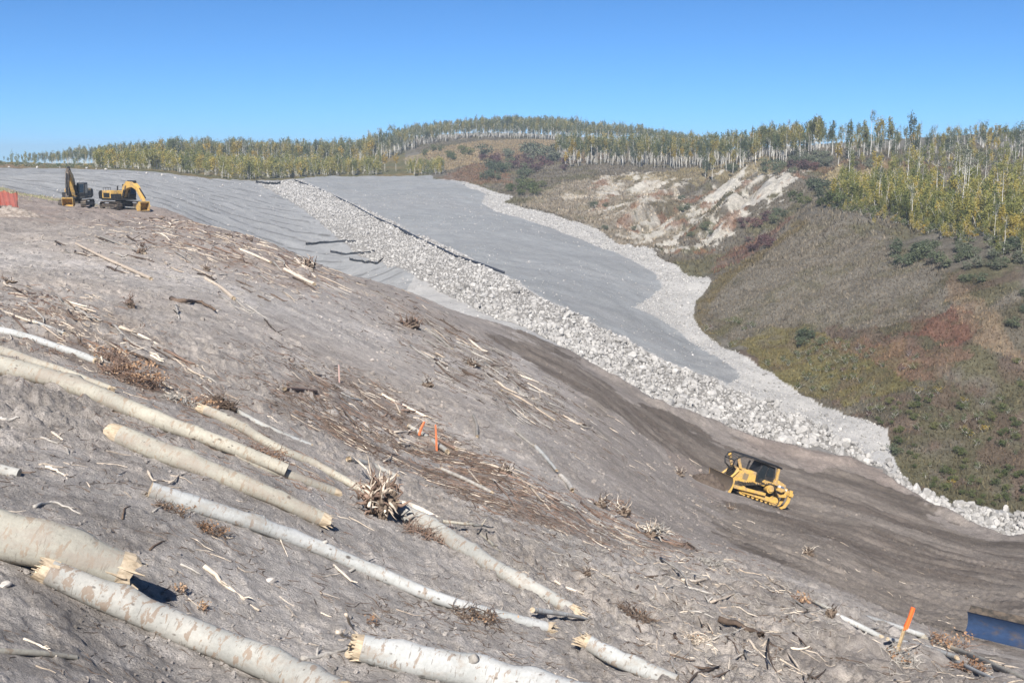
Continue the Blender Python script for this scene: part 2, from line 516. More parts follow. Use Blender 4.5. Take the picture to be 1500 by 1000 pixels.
put(soil & ~bench & (X > 12) & (Y > 40), (.235, .19, .165), .5 * sm(.42, .6, n1))
# fine brown bark and wood crumbs worked into the soil under the debris
for mk, (mp, mcol) in enumerate([([(420,555),(520,545),(640,630),(780,720),(1000,795),(960,815),(740,775),(620,705),(480,640),(400,600)], (.235, .195, .168)),
    ([(550,435),(640,455),(780,550),(850,620),(800,620),(690,570),(580,500)], (.27, .235, .208)), ([(190,318),(330,330),(420,362),(495,402),(445,428),(330,398),(220,358)], (.28, .235, .205)),
    ([(0,410),(100,440),(250,505),(340,590),(450,700),(300,620),(100,545),(0,500)], (.27, .228, .198)), ([(960,830),(1150,855),(1500,990),(1500,1010),(1200,1000),(1000,900)], (.29, .262, .24))]):
    mm = sum(inside(X * (1 + .02 * math.cos(k)), Y * (1 + .035 * math.sin(k)), poly_xy(mp)) for k in range(6)) / 6.0
    put(soil & ~bench, mcol, mm * .85 * sm(.38, .58, fbm(X / (1.2 + mk * .2), Y / 1.2, 260 + mk, 5)))
# left terrace grass edge
put(soil & (Y > 140) & (X < -60), (.36, .305, .19), sm(142, 150, Y) * (.2 + .6 * sm(.4, .6, n2)))
put(soil & (Y > 140) & (X < -60), (.21, .22, .12), sm(148, 154, Y) * sm(.42, .6, n2) * .7)
# grey granular fill
put(grav, (.335, .335, .335))
put(grav, (.29, .292, .295), sm(.4, .7, n3) * .8)
inF = inside(X, Y, FILL) & grav
put(inF, (.232, .244, .254))
put(inF, (.208, .218, .226), sm(.45, .7, fbm(X / 14, Y / 14, 211, 4)) * .8)
put(inF, (.235, .24, .245), .5 * sm(.58, .66, fbm((X * .62 + Y * .78) / 7, (X * .78 - Y * .62) / 40, 215, 4)))
put(inF, (.22, .23, .24), .7 * sm(.5, .7, fbm((X * .7 + Y * .7) / 2, (X * .7 - Y * .7) / 30, 212, 3)) * .5)
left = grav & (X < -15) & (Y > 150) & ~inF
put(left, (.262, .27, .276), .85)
ly_ = Y - X * .06 + vnoise(X / 22, Y / 60, 213) * 2.2 + (fbm(X / 2, Y / 2, 219, 2) - .5) * 1.2
lines = sm(.90, .97, np.cos(2 * math.pi * ly_ / 7.6))
LINES = lambda: put(left & (X > -130) & ~inside(X, Y, RIPRAP), (.11, .11, .11), lines * .8 * sm(.12, .4, vnoise(X / 7, Y / 7, 214)))
strip = grav & ~inF & (X > -70) & (Y > 112)
put(strip & ~left & ~inside(X, Y, RIPRAP), (.37, .365, .355), .8)
rr_ = inside(X, Y, RIPRAP)
put(rr_, (.22, .212, .2))
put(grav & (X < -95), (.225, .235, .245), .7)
put(grav, (.20, .20, .20), .35 * sm(.66, .72, fbm(X / .9, Y / .9, 216, 3)))
trk = sm(.86, .95, np.abs(vnoise((X * .62 + Y * .78 + fbm(X / 40, Y / 40, 217, 2) * 30) / 2.6, (X * .78 - Y * .62) / 60, 218) - .5) * 2)
put(inF, (.235, .242, .25), trk * .5)
LINES()
# hills
hl = hillr
put(hl, (.115, .103, .082))
put(hl, (.145, .133, .112), sm(.4, .65, fbm(X / 5, Y / 5, 220, 5)))
put(hl, (.105, .10, .058), sm(.5, .68, fbm(X / 7, Y / 7, 221, 5)) * .8)
lowr = hl & (Y < 150) & (X > 18)
put(lowr, (.085, .078, .048), sm(.35, .6, fbm(X / 5, Y / 5, 222, 4)) * .85)
put(lowr, (.115, .082, .068), sm(.5, .62, fbm(X / 3, Y / 3, 223, 4)) * .6)
hx, hy = X[hl], Y[hl]; hc = C[hl]
J = [fbm(hx / 3.2, hy / 3.2, 100 + k, 4) - .5 for k in range(4)]
J2 = [fbm(hx / 1.5, hy / 1.5, 230 + k, 3) for k in range(2)]
def tint(pts, col, k=.8, seed=0, jit=2.5, sc=3.0):
    m = inside(hx + J[seed % 2] * jit * 2, hy + J[2 + seed % 2] * jit * 2, poly_xy(pts))
    kk = np.minimum(.9, m * k * (.45 + .55 * sm(.35, .6, J2[seed % 2])))[:, None]
    hc[...] = hc * (1 - kk) + np.array(col) * kk
GRASSFACE = [(1180,318),(1240,330),(1300,360),(1350,395),(1390,430),(1340,470),(1270,480),(1180,478),(1100,478),(1040,460),(1045,425),(1110,378)]
tint(GRASSFACE, (.158, .146, .124), .9, 1)
tint([(1170,318),(1185,325),(1110,385),(1050,430),(1030,470),(1060,505),(1045,508),(1015,465),(1020,440),(1060,400)], (.12, .10, .055), .85, 2, 1.2)
tint([(1070,500),(1150,480),(1260,495),(1330,500),(1330,560),(1260,590),(1190,580),(1120,545)], (.135, .12, .05), .8, 3)
tint([(1335,470),(1400,448),(1435,470),(1420,500),(1350,503)], (.145, .075, .058), .8, 4)
tint([(1210,500),(1300,490),(1420,520),(1380,560),(1300,545)], (.165, .105, .08), .7, 5)
tint([(1075,360),(1140,330),(1165,318),(1130,355),(1090,378),(1045,400)], (.12, .065, .05), .8, 6, 2)
tint([(1080,290),(1110,270),(1130,280),(1100,305),(1060,330)], (.16, .095, .06), .7, 7, 2)
PALE = (.44, .42, .375)
for k, pts in enumerate([[(1088,250),(1096,262),(1060,290),(1035,300),(1018,325),(1010,318),(1040,275)], [(1165,243),(1172,262),(1140,285),(1100,300),(1075,330),(1040,362),(1035,352),(1065,315),(1090,285),(1130,262)],
                         [(955,250),(966,262),(960,290),(940,318),(925,350),(915,345),(925,305),(938,275)], [(995,272),(1003,285),(975,318),(940,355),(928,352),(955,305)],
                         [(815,283),(850,285),(870,292),(820,292)], [(880,262),(905,258),(900,285),(880,310),(868,318),(872,290)], [(995,345),(1012,330),(1000,365),(975,372)]]):
    tint(pts, PALE, 1.8, 10 + k, 5.5, 4.5)
tint([(760,300),(820,270),(880,258),(960,255),(1000,275),(1000,340),(960,368),(870,333)], (.29, .255, .205), .6, 20)
tint([(590,232),(640,218),(760,205),(870,208),(880,225),(800,235),(700,240),(640,252),(600,250)], (.27, .215, .135), .85, 21, 4, 8)
tint([(700,225),(800,215),(900,225),(860,240),(740,240)], (.15, .10, .07), .5, 22, 4, 8)
tint([(640,262),(690,240),(740,245),(750,270),(700,270)], (.17, .10, .065), .7, 23, 4, 6)
tint([(1190,262),(1240,245),(1340,250),(1345,262),(1300,285),(1230,290)], (.30, .25, .15), .9, 24, 4, 6)
tint([(1130,243),(1280,232),(1400,240),(1400,255),(1290,246),(1180,250)], (.15, .095, .06), .7, 25, 3, 6)
tint([(900,262),(1000,248),(1100,230),(1170,235),(1130,255),(1050,270),(1000,265)], (.22, .185, .105), .7, 26, 4, 6)
tint([(1390,405),(1440,440),(1500,520),(1500,540),(1430,500),(1385,430)], (.22, .17, .12), .7, 27, 1.2, 3)
bl_ = inside(hx + J[0] * 8, hy + J[1] * 8, poly_xy([(860,262),(960,250),(1010,262),(1070,250),(1170,240),(1180,262),(1120,310),(1060,350),(1035,372),(1000,372),(930,352),(870,320)]))
st_ = sm(.60, .74, vnoise((hx * .89 - hy * .45 + J[0] * 5) / 1.5, (hx * .45 + hy * .89) / 22, 241) * .7 + fbm(hx / 2, hy / 2, 242, 3) * .42)
kk = (bl_ * st_ * .85)[:, None]; hc[...] = hc * (1 - kk) + np.array(PALE) * kk
st_ = sm(.62, .72, fbm((hx * .89 - hy * .45) / 3.5, (hx * .45 + hy * .89) / 14, 243, 4)); kk = (bl_ * st_ * .8)[:, None]; hc[...] = hc * (1 - kk) + np.array((.10, .085, .05)) * kk
st_ = sm(.62, .72, fbm((hx * .89 - hy * .45) / 4, (hx * .45 + hy * .89) / 12, 244, 4)); kk = (bl_ * st_ * .7)[:, None]; hc[...] = hc * (1 - kk) + np.array((.17, .09, .055)) * kk
C[hl] = hc
put(woods, (.10, .095, .045))
put(woods, (.17, .125, .06), sm(.45, .65, fbm(X / 12, Y / 12, 225, 4)) * .7)
put(woods & (X < -120) & (Y < 330), (.22, .155, .105), sm(.35, .6, fbm(X / 10, Y / 6, 226, 4)) * .8)

ground_mats = [
    ground_mat('bare_soil', [.35, 2.2, 11, 46], 30, .07, .24, (34, 1.2)),
    ground_mat('granular_fill', [.3, 2.0, 8], 5, .12, .11),
    ground_mat('dry_grass_ground', [.5, 2.5, 6], 3.5, .35, .30),
    ground_mat('forest_floor_soil', [.3, 1.5], 2, .4, .25)]
names = ['soil_slope', 'gravel_fill', 'grassy_hillside', 'forest_floor']
labels = ['bare grey brown soil slope covering the near half of the valley side', 'smooth pale grey granular fill in the valley',
          'dry grassy hillside with eroded pale gullies', 'ground under the woods along the skyline']
idx = np.arange(NAa * NRr).reshape(NAa, NRr)
ii = np.r_[0:NAa - 1]
fz = zone[:-1, :-1]
quad = np.stack([idx[:-1, :-1], idx[:-1, 1:], idx[1:, 1:], idx[1:, :-1]], -1)
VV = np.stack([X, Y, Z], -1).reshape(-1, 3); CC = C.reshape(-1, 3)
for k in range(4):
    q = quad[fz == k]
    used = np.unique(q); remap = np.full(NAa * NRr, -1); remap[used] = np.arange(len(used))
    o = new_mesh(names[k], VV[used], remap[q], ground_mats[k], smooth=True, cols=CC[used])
    tag(o, labels[k], kind='structure')
# close the seam behind the camera and keep a lookup of the finished ground
la = ang; lr = np.log(rad)
def zfin(x, y):
    a = np.arctan2(x, y); l = np.log(np.maximum(np.hypot(x, y), .61))
    i = np.clip(np.searchsorted(la, a) - 1, 0, NAa - 2); j = np.clip(np.searchsorted(lr, l) - 1, 0, NRr - 2)
    fi = np.clip((a - la[i]) / (la[i + 1] - la[i]), 0, 1); fj = np.clip((l - lr[j]) / (lr[j + 1] - lr[j]), 0, 1)
    return (Z[i, j] * (1 - fi) + Z[i + 1, j] * fi) * (1 - fj) + (Z[i, j + 1] * (1 - fi) + Z[i + 1, j + 1] * fi) * fj
def zone_at(x, y):
    a = np.arctan2(x, y); l = np.log(np.maximum(np.hypot(x, y), .61))
    i = np.clip(np.searchsorted(la, a) - 1, 0, NAa - 2); j = np.clip(np.searchsorted(lr, l) - 1, 0, NRr - 2)
    return zone[i, j]
def gz(x, y): return float(zfin(np.array([x]), np.array([y]))[0])
def at(u, v, lift=0.0): return hit(u, v, lift, zfin)
# ------------------------------------------------------------------ rocks
def ico(sub):
    import bmesh
    bm = bmesh.new(); bmesh.ops.create_icosphere(bm, subdivisions=sub, radius=1)
    V = np.array([v.co[:] for v in bm.verts]); Fc = np.array([[v.index for v in f.verts] for f in bm.faces]); bm.free()
    return V, Fc
def rock_shape(sub, seed):
    g = np.random.default_rng(seed); V, Fc = ico(sub)
    V = V * g.uniform(.7, 1.0, 3)
    for _ in range(14):
        nn = g.normal(size=3); nn /= np.linalg.norm(nn); d = g.uniform(.34, .66)
        s = V @ nn - d; V = V - np.clip(s, 0, None)[:, None] * nn
    return V * 1.25, Fc
BIG = [rock_shape(2, 50 + k) for k in range(10)]
SMALL = [rock_shape(1, 80 + k) for k in range(8)]

def rotm(n, g):
    q = g.normal(size=(n, 4)); q /= np.linalg.norm(q, axis=1)[:, None]
    w, x, y, z = q.T
    return np.stack([1-2*(y*y+z*z), 2*(x*y-z*w), 2*(x*z+y*w), 2*(x*y+z*w), 1-2*(x*x+z*z), 2*(y*z-x*w), 2*(x*z-y*w), 2*(y*z+x*w), 1-2*(x*x+y*y)], -1).reshape(n, 3, 3)

def merge(shapes, pos, size, g, rots=None):
    "many copies of a few shapes as one mesh"
    n = len(pos); k = g.integers(0, len(shapes), n); VS = []; FS = []; off = 0; own = []
    Rm = rotm(n, g) if rots is None else rots
    sz = size if np.ndim(size) == 2 else np.repeat(np.asarray(size)[:, None], 3, 1)
    for s, (V, Fc) in enumerate(shapes):
        sel = np.where(k == s)[0]
        if not len(sel): continue
        P_ = np.einsum('nij,vj->nvi', Rm[sel], V) * sz[sel][:, None, :] + pos[sel][:, None, :]
        VS.append(P_.reshape(-1, 3)); m = len(V)
        FS.append((Fc[None] + (np.arange(len(sel)) * m)[:, None, None] + off).reshape(-1, Fc.shape[1]))
        own.append(np.repeat(sel, m)); off += m * len(sel)
    return np.concatenate(VS), np.concatenate(FS), np.concatenate(own)

rock_m, t, b = nodes('quarried_limestone')
oi = N(t, 'ShaderNodeObjectInfo'); ge = N(t, 'ShaderNodeNewGeometry')
av = N(t, 'ShaderNodeMath', operation='ADD'); t.links.new(oi.outputs['Random'], av.inputs[0]); t.links.new(ge.outputs['Random Per Island'], av.inputs[1])
fr = N(t, 'ShaderNodeMath', operation='FRACT'); t.links.new(av.outputs[0], fr.inputs[0])
co = coords(t)
c = ramp(t, fr.outputs[0], [(0, (.22, .215, .207)), (.3, (.31, .304, .295)), (.8, (.39, .384, .372)), (1, (.46, .452, .437))])
c = mul(t, c, ramp(t, noise(t, co, 2.5, 8, .7), [(.3, .75), (.6, 1.08)]))
t.links.new(c, b.inputs['Base Color']); b.inputs['Roughness'].default_value = .92
bump(t, b, noise(t, co, 5, 8, .7), .7, .08)

def scatter(poly, spacing, g, keep=None):
    x0, y0 = poly.min(0); x1, y1 = poly.max(0)
    gx, gy = np.meshgrid(np.arange(x0, x1, spacing), np.arange(y0, y1, spacing))
    gx = gx.ravel() + g.uniform(-.5, .5, gx.size) * spacing; gy = gy.ravel() + g.uniform(-.5, .5, gy.size) * spacing
    m = inside(gx + (fbm(gx / 2, gy / 2, 301) - .5) * 2.4, gy + (fbm(gx / 2, gy / 2, 302) - .5) * 2.4, poly)
    return gx[m], gy[m]

g = np.random.default_rng(5)
TOE = poly_xy([(1300,655),(1332,706),(1400,737),(1500,752),(1580,768),(1590,0,84),(1500,0,91.5),(1440,0,95),(1370,0,100.5),(1310,0,107)])
rx, ry = scatter(RIPRAP, .50, g)
qx, qy = scatter(TOE, .8, g)
rx = np.r_[rx, qx]; ry = np.r_[ry, qy]
ok = zone_at(rx, ry) == 1; rx, ry = rx[ok], ry[ok]
rr = np.hypot(rx, ry)
mid = fbm(rx / 6, ry / 6, 303, 3)
size = np.clip(g.lognormal(-1.62, .44, len(rx)), .1, .6) * (.75 + .5 * mid) * (1 + .35 * sm(135, 100, rr)) * (1 - .12 * sm(140, 200, rr))
rz = zfin(rx, ry) + size * g.uniform(.1, .5, len(rx))
order = np.argsort(-size / rr * (np.abs(np.arctan2(rx, ry)) < R(25.4)))
top = order[:230]; rest = order[230:]
rock_me = []
for k, (V, Fc) in enumerate(BIG):
    o = new_mesh('boulder', V, Fc, rock_m); rock_me.append(o.data); bpy.data.objects.remove(o)
for q, i in enumerate(top):
    o = bpy.data.objects.new('boulder', rock_me[q % 10]); COL.objects.link(o)
    o.location = (rx[i], ry[i], rz[i]); o.rotation_euler = g.uniform(0, 6.28, 3); o.scale = [float(size[i])] * 3
    tag(o, 'pale angular boulder in the lower end of the riprap channel, one of its largest stones', 'boulder', 'largest boulders of the riprap channel')
nearr = rest[rr[rest] < 135]; farr = rest[rr[rest] >= 135]
V1, F1, _ = merge(BIG, np.stack([rx, ry, rz], -1)[nearr], size[nearr], g)
V2, F2, _ = merge(SMALL, np.stack([rx, ry, rz], -1)[farr], size[farr], g)
tag(new_mesh('riprap_rocks', np.r_[V1, V2], np.r_[F1, F2 + len(V1)], rock_m), 'pale angular riprap stones filling the long channel down the valley', 'riprap', kind='stuff')

# smaller crushed stone along the right side of the fill
BAND = poly_xy([(655,264),(700,275),(752,288),(738,297),(765,305),(870,335),(960,370),(1042,410),(1020,440),(1015,465),(1060,510),(1150,560),(1200,592),(1300,628),(1305,655),(1290,682),(1200,626),(1130,591),(1060,566),
                (1085,551),(1062,530),(1000,489),(928,450),(970,420),(957,398),(900,369),(820,339),(732,311),(706,297),(712,284)])
sx, sy = scatter(BAND, .52, g)
ok = zone_at(sx, sy) == 1; sx, sy = sx[ok], sy[ok]; sr = np.hypot(sx, sy)
ssz = np.clip(g.lognormal(-2.25, .38, len(sx)), .05, .35) * (1 + .5 * sm(140, 260, sr))
V1, F1, _ = merge(SMALL, np.stack([sx, sy, zfin(sx, sy) + ssz * .25], -1), ssz, g)
tag(new_mesh('crushed_stone', V1, F1, rock_m), 'band of small crushed stone along the right side of the smooth fill', 'crushed stone', kind='stuff')

# stones and hard clods lying on the near slope
soil_clod_m = plain('dry_clod', (.385, .352, .325), .95, dirt=.2, dcol=(.29, .262, .24), dscale=9, spec=.1, bmp=.03)
NC = 22000; u = g.uniform(-20, 1520, NC); yy = np.exp(g.uniform(math.log(7.5), math.log(90), NC)); xx = (u - 750) / F * yy
ok = (zone_at(xx, yy) == 0) & (fbm(xx / 1.6, yy / 1.6, 311, 3) + g.normal(size=NC) * .05 > .47); xx, yy = xx[ok], yy[ok]
cs = np.clip(g.lognormal(-4.35, .55, len(xx)), .006, .07) * (1 + sm(14, 70, yy) * 2.6)
V1, F1, ow = merge(SMALL, np.stack([xx, yy, zfin(xx, yy) + cs * .2], -1), cs, g)
ii_ = np.clip(np.searchsorted(la, np.arctan2(xx, yy)), 0, NAa - 1); jj_ = np.clip(np.searchsorted(lr, np.log(np.hypot(xx, yy))), 0, NRr - 1)
ccol = (C[ii_, jj_] * g.uniform(.8, 1.12, len(xx))[:, None])[ow]
tag(new_mesh('soil_clods', V1, F1, ground_mats[0], cols=ccol), 'crumbs and clods of dry soil strewn over the near slope', 'soil clods', kind='stuff')
pale_m = plain('pale_stone', (.52, .49, .45), .8, dirt=.25, dcol=(.3, .27, .24), dscale=12)
dark_m = plain('grey_stone', (.23, .23, .235), .8, dirt=.25, dcol=(.15, .14, .13), dscale=12)
for (u_, v_, w_, mt_, lb) in [(397,851,28,pale_m,'flat white stone on the soil below the long white log'), (8,858,26,pale_m,'pale rounded stone at the left edge beside the biggest log'),
                         (176,697,10,dark_m,'small blue grey stone on the soil left of the splintered log'), (298,556,14,dark_m,'dark grey stone beside the ball of dry roots'),
                         (1010,0,0,None,'')]:
    if not w_: continue
    p = at(u_, v_); s = w_ * p.length / F / 2
    V, Fc = BIG[(u_) % 10]
    o = new_mesh('stone', V * [s, s * .8, s * .45], Fc, mt_, smooth=False); o.location = p + Vector((0, 0, s * .15)); o.rotation_euler = (0.1, .2, u_)
    tag(o, lb, 'stone')
# white marker stones along the far edge of the fill
k = 0
for u_ in (22, 63, 96, 135, 148, 162, 221, 243, 262, 330):
    p = ground(u_, 282 + 4 * math.sin(u_)); s = .32 + .1 * math.sin(u_ * 3)
    V, Fc = BIG[u_ % 10]
    o = new_mesh('white_stone', V * s, Fc, pale_m); o.location = p + Vector((0, 0, .3))
    tag(o, 'white stone standing in the row along the far left edge of the grey fill', 'stone', 'row of white stones on the far edge of the fill')

# loose stones dotted over the smooth fill
fx_, fy_ = scatter(np.array([(-75, 150), (-95, 300), (-60, 360), (10, 370), (5, 300), (50, 190), (35, 118), (-20, 118)]), 2.1, g)
ok = (zone_at(fx_, fy_) == 1) & ~inside(fx_, fy_, RIPRAP) & (fbm(fx_ / 9, fy_ / 9, 321, 3) > .47); fx_, fy_ = fx_[ok], fy_[ok]
fs = g.lognormal(-2.3, .4, len(fx_)); V1, F1, _ = merge(SMALL, np.stack([fx_, fy_, zfin(fx_, fy_) + fs * .2], -1), fs, g)
tag(new_mesh('loose_stones', V1, F1, rock_m), 'loose stones dotted over the smooth grey fill', 'stones', kind='stuff')
# ------------------------------------------------------------------ trees and shrubs
def leaf_mat(name, stops, trans=.42, isl=.55):
    m, t, b = nodes(name)
    oi = N(t, 'ShaderNodeObjectInfo'); ge = N(t, 'ShaderNodeNewGeometry')
    at_ = N(t, 'ShaderNodeAttribute', attribute_name='Col')
    a = N(t, 'ShaderNodeMath', operation='MULTIPLY_ADD'); t.links.new(ge.outputs['Random Per Island'], a.inputs[0]); a.inputs[1].default_value = isl * .45
    s_ = N(t, 'ShaderNodeSeparateColor'); t.links.new(at_.outputs['Color'], s_.inputs[0])
    w = N(t, 'ShaderNodeMath', operation='ADD'); t.links.new(oi.outputs['Random'], w.inputs[0]); t.links.new(s_.outputs[0], w.inputs[1])
    w2 = N(t, 'ShaderNodeMath', operation='FRACT'); t.links.new(w.outputs[0], w2.inputs[0])
    w3 = N(t, 'ShaderNodeMath', operation='MULTIPLY'); t.links.new(w2.outputs[0], w3.inputs[0]); w3.inputs[1].default_value = 1 - isl * .45
    t.links.new(w3.outputs[0], a.inputs[2])
    c = ramp(t, a.outputs[0], stops)
    b.inputs['Roughness'].default_value = .6; b.inputs['Specular IOR Level'].default_value = .2
    t.links.new(c, b.inputs['Base Color'])
    tr = N(t, 'ShaderNodeBsdfTranslucent'); t.links.new(c, tr.inputs['Color'])
    mx = N(t, 'ShaderNodeMixShader'); mx.inputs[0].default_value = trans
    t.links.new(b.outputs[0], mx.inputs[1]); t.links.new(tr.outputs[0], mx.inputs[2])
    t.links.new(mx.outputs[0], t.nodes['Material Output'].inputs[0])
    return m
GR = (.135, .165, .075); OL = (.23, .23, .09); YL = (.44, .34, .10); DG = (.075, .105, .055); BG = (.085, .11, .07)
leaf_green = leaf_mat('aspen_leaves', [(0, DG), (.3, GR), (.6, OL), (.85, (.36, .31, .10)), (1, YL)])
leaf_dark = leaf_mat('dark_green_leaves', [(0, (.065, .085, .055)), (.5, (.105, .13, .08)), (1, (.16, .175, .10))], .3)
leaf_yellow = leaf_mat('yellow_leaves', [(0, (.2, .17, .045)), (.5, (.36, .27, .06)), (1, (.5, .36, .08))])
leaf_thicket = leaf_mat('thicket_leaves', [(0, (.10, .13, .05)), (.25, (.19, .21, .07)), (.55, (.30, .29, .09)), (.8, (.42, .35, .09)), (1, (.52, .38, .09))])
leaf_red = leaf_mat('dark_red_leaves', [(0, (.07, .045, .05)), (.6, (.13, .075, .075)), (1, (.19, .105, .09))], .2)
leaf_grey = leaf_mat('grey_green_leaves', [(0, (.08, .095, .06)), (.6, (.13, .145, .1)), (1, (.18, .19, .14))], .2)
leaf_low = leaf_mat('low_shrub_leaves', [(0, (.06, .08, .03)), (.5, (.1, .125, .05)), (1, (.17, .17, .07))], .25)
bark_m, t, b = nodes('aspen_bark')
co = coords(t, (1, 1, .35))
c = ramp(t, noise(t, co, 3.5, 6, .7), [(.36, (.13, .125, .11)), (.46, (.55, .54, .50)), (.8, (.72, .71, .67))])
t.links.new(c, b.inputs['Base Color']); b.inputs['Roughness'].default_value = .85
grey_bark = plain('grey_bark', (.2, .18, .16), .9, dirt=.3, dcol=(.1, .09, .08), dscale=3)

def leaves(g, n, cen, rad_, size, clumps=14, flat=.0):
    "n leaf sprays gathered in clumps inside an ellipsoid"
    cen = np.array(cen); rad_ = np.array(rad_)
    cc = g.normal(size=(clumps, 3)); cc /= np.linalg.norm(cc, axis=1)[:, None]; cc *= (g.uniform(.15, 1, clumps) ** .5)[:, None] * .82
    k = g.integers(0, clumps, n); spread = g.uniform(.2, .42, clumps)
    p = cc[k] + g.normal(size=(n, 3)) * spread[k][:, None] * .62
    p = cen + p * rad_
    e1 = g.normal(size=(n, 3)); e1 /= np.linalg.norm(e1, axis=1)[:, None]
    e2 = np.cross(e1, g.normal(size=(n, 3))); e2 /= np.linalg.norm(e2, axis=1)[:, None]
    s = size * g.uniform(.55, 1.35, (n, 1))
    V = np.stack([p - e1 * s, p + e2 * s * .6, p + e1 * s, p - e2 * s * .6], 1).reshape(-1, 3)
    return V
def quads(n): return np.arange(n * 4).reshape(n, 4)
def trunk(g, h, r, bend=.25, limbs=6, start=.5, reach=1.2, seg=7):
    mb = MB(); pts = []; bx, by = g.normal(size=2) * bend
    for i in range(seg + 1):
        s = i / seg; pts.append((bx * s * s + g.normal() * .04 * h / 10, by * s * s + g.normal() * .04 * h / 10, s * h - .15))
    mb.tube(pts, [r * (1 - .82 * i / seg) for i in range(seg + 1)], 6)
    for _ in range(limbs):
        s = g.uniform(start, .95); a = g.uniform(0, 6.28); i = int(s * seg); p = np.array(pts[i]); L = reach * g.uniform(.5, 1.1)
        q = p + np.array([math.cos(a) * L, math.sin(a) * L, L * g.uniform(.5, 1.1)]); m_ = (p + q) / 2 + np.array([0, 0, -.08 * L])
        mb.tube([p, m_, q], [r * .38 * (1.1 - s), r * .25 * (1.1 - s) + .008, .008], 4, False)
    return mb
PROTO = {}
def proto(key, h, r, cs, cr, nleaf, lsize, lm, bm=None, clumps=14, limbs=6, reach=1.2, multi=1, seed=0):
    g = np.random.default_rng(abs(hash(key)) % 1000 if 0 else seed)
    mb = MB()
    for k in range(multi):
        tb = trunk(g, h * (1 - .12 * k), r, .25 + .5 * (multi > 1), limbs, max(cs - .08, .15), reach)
        ox, oy = (g.normal(size=2) * .35 if multi > 1 else (0, 0))
        mb.add([(v[0] + ox, v[1] + oy, v[2]) for v in tb.v], tb.f)
    tr = new_mesh('trunk', mb.v, mb.f, bm or bark_m, smooth=True)
    ch = h * (1 - cs)
    V = leaves(g, nleaf, (0, 0, h * cs + ch * .52), (cr, cr, ch * .60), lsize, clumps)
    V[:, 2] = np.maximum(V[:, 2], .05)
    cols = np.repeat(np.zeros((nleaf, 3)), 4, 0)
    cr_ = new_mesh('crown', V, quads(nleaf), lm, cols=cols)
    d = (tr.data, cr_.data, V, np.array(mb.v), mb.f, lm)
    bpy.data.objects.remove(tr); bpy.data.objects.remove(cr_)
    PROTO[key] = d; return key
aspens = [proto('a%d' % k, 10.3 + (k % 3), .12, .46 + .07 * (k % 3), 1.35 + .3 * (k % 2), 620, .23, leaf_green, seed=k + 1, clumps=13 + k) for k in range(6)]
aspY = [proto('y%d' % k, 9.5 + k, .11, .45, 1.4, 480, .24, leaf_yellow, seed=k + 21, clumps=12) for k in range(2)]
aspD = [proto('d%d' % k, 9.5 + k, .12, .30, 1.7, 620, .26, leaf_dark, seed=k + 31, clumps=14) for k in range(3)]
bare = [proto('b%d' % k, 11.0 + k * .7, .11, .66, 1.1, 130 + 30 * k, .16, leaf_grey, seed=k + 41, clumps=9, limbs=12, reach=1.5) for k in range(4)]
sap = [proto('s%d' % k, 4.6 + .4 * k, .05, .10, 1.15, 640, .19, leaf_thicket, seed=k + 51, clumps=14, limbs=8, reach=.7, multi=2) for k in range(5)]
shr = {}
for nm, lm in (('dark', leaf_dark), ('red', leaf_red), ('grey', leaf_grey), ('low', leaf_low), ('yellow', leaf_yellow)):
    shr[nm] = [proto('h%s%d' % (nm, k), 1.7, .03, .1, 1.25, 420, .13, lm, grey_bark, clumps=12, limbs=6, reach=.6, multi=3, seed=k + 61) for k in range(2)]

def plant(key, x, y, s, name, label, cat, group=None, sz=1.0):
    d = PROTO[key]
    e = empty(name, (x, y, gz(x, y)), label, cat, group)
    e.rotation_euler = (0, 0, random.uniform(0, 6.28)); e.scale = (s, s, s * sz)
    for nm, me in (('trunk' if cat == 'tree' else 'stem', d[0]), ('crown' if cat == 'tree' else 'foliage', d[1])):
        o = bpy.data.objects.new(nm, me); COL.objects.link(o); o.parent = e
    return e
class Wood:
    "far wood: many trees merged"
    def __init__(s): s.t = ([], [], 0); s.L = {}; s.tv = []; s.tf = []; s.tn = 0
    def add(s, key, x, y, sc, sz=1.0, keep=.55):
        d = PROTO[key]; a = random.uniform(0, 6.28); ca, sa = math.cos(a), math.sin(a)
        M = np.array([[ca, -sa, 0], [sa, ca, 0], [0, 0, sz]]) * sc; M[2, 2] = sz * sc
        o = np.array([x, y, gz(x, y)])
        V = d[2].reshape(-1, 4, 3); V = V[np.random.default_rng(int(a * 1e4)).random(len(V)) < keep]
        Vw = V.reshape(-1, 3) @ M.T + o
        lst = s.L.setdefault(d[5].name, ([], []))
        lst[0].append(Vw); lst[1].append(np.full(len(Vw), random.random()))
        s.tv.append(d[3] @ M.T + o); s.tf += [tuple(i + s.tn for i in f) for f in d[4]]; s.tn += len(d[3])
    def build(s, name, label, cat):
        root = None
        e = empty(name, (0, 300, 0), label, cat); e['kind'] = 'stuff'
        e.location = (0, 0, 0)
        for mn, (vs, cs) in s.L.items():
            V = np.concatenate(vs); c = np.concatenate(cs)
            new_mesh('foliage', V, quads(len(V) // 4), bpy.data.materials[mn], e, cols=np.repeat(c[:, None], 3, 1))
        if s.tf: new_mesh('trunks', np.concatenate(s.tv), s.tf, bark_m, e, True)
        return e
rnd = random.Random(3)
def pick(w):
    r = rnd.random() * sum(q for _, q in w)
    for k, q in w:
        r -= q
        if r <= 0: return rnd.choice(k)
    return w[-1][0][0]
MIX = [(aspens, 7), (aspY, .8), (aspD, 1.0), (bare, 1.2)]
def ux(u, y): return (u - 750) / F * y

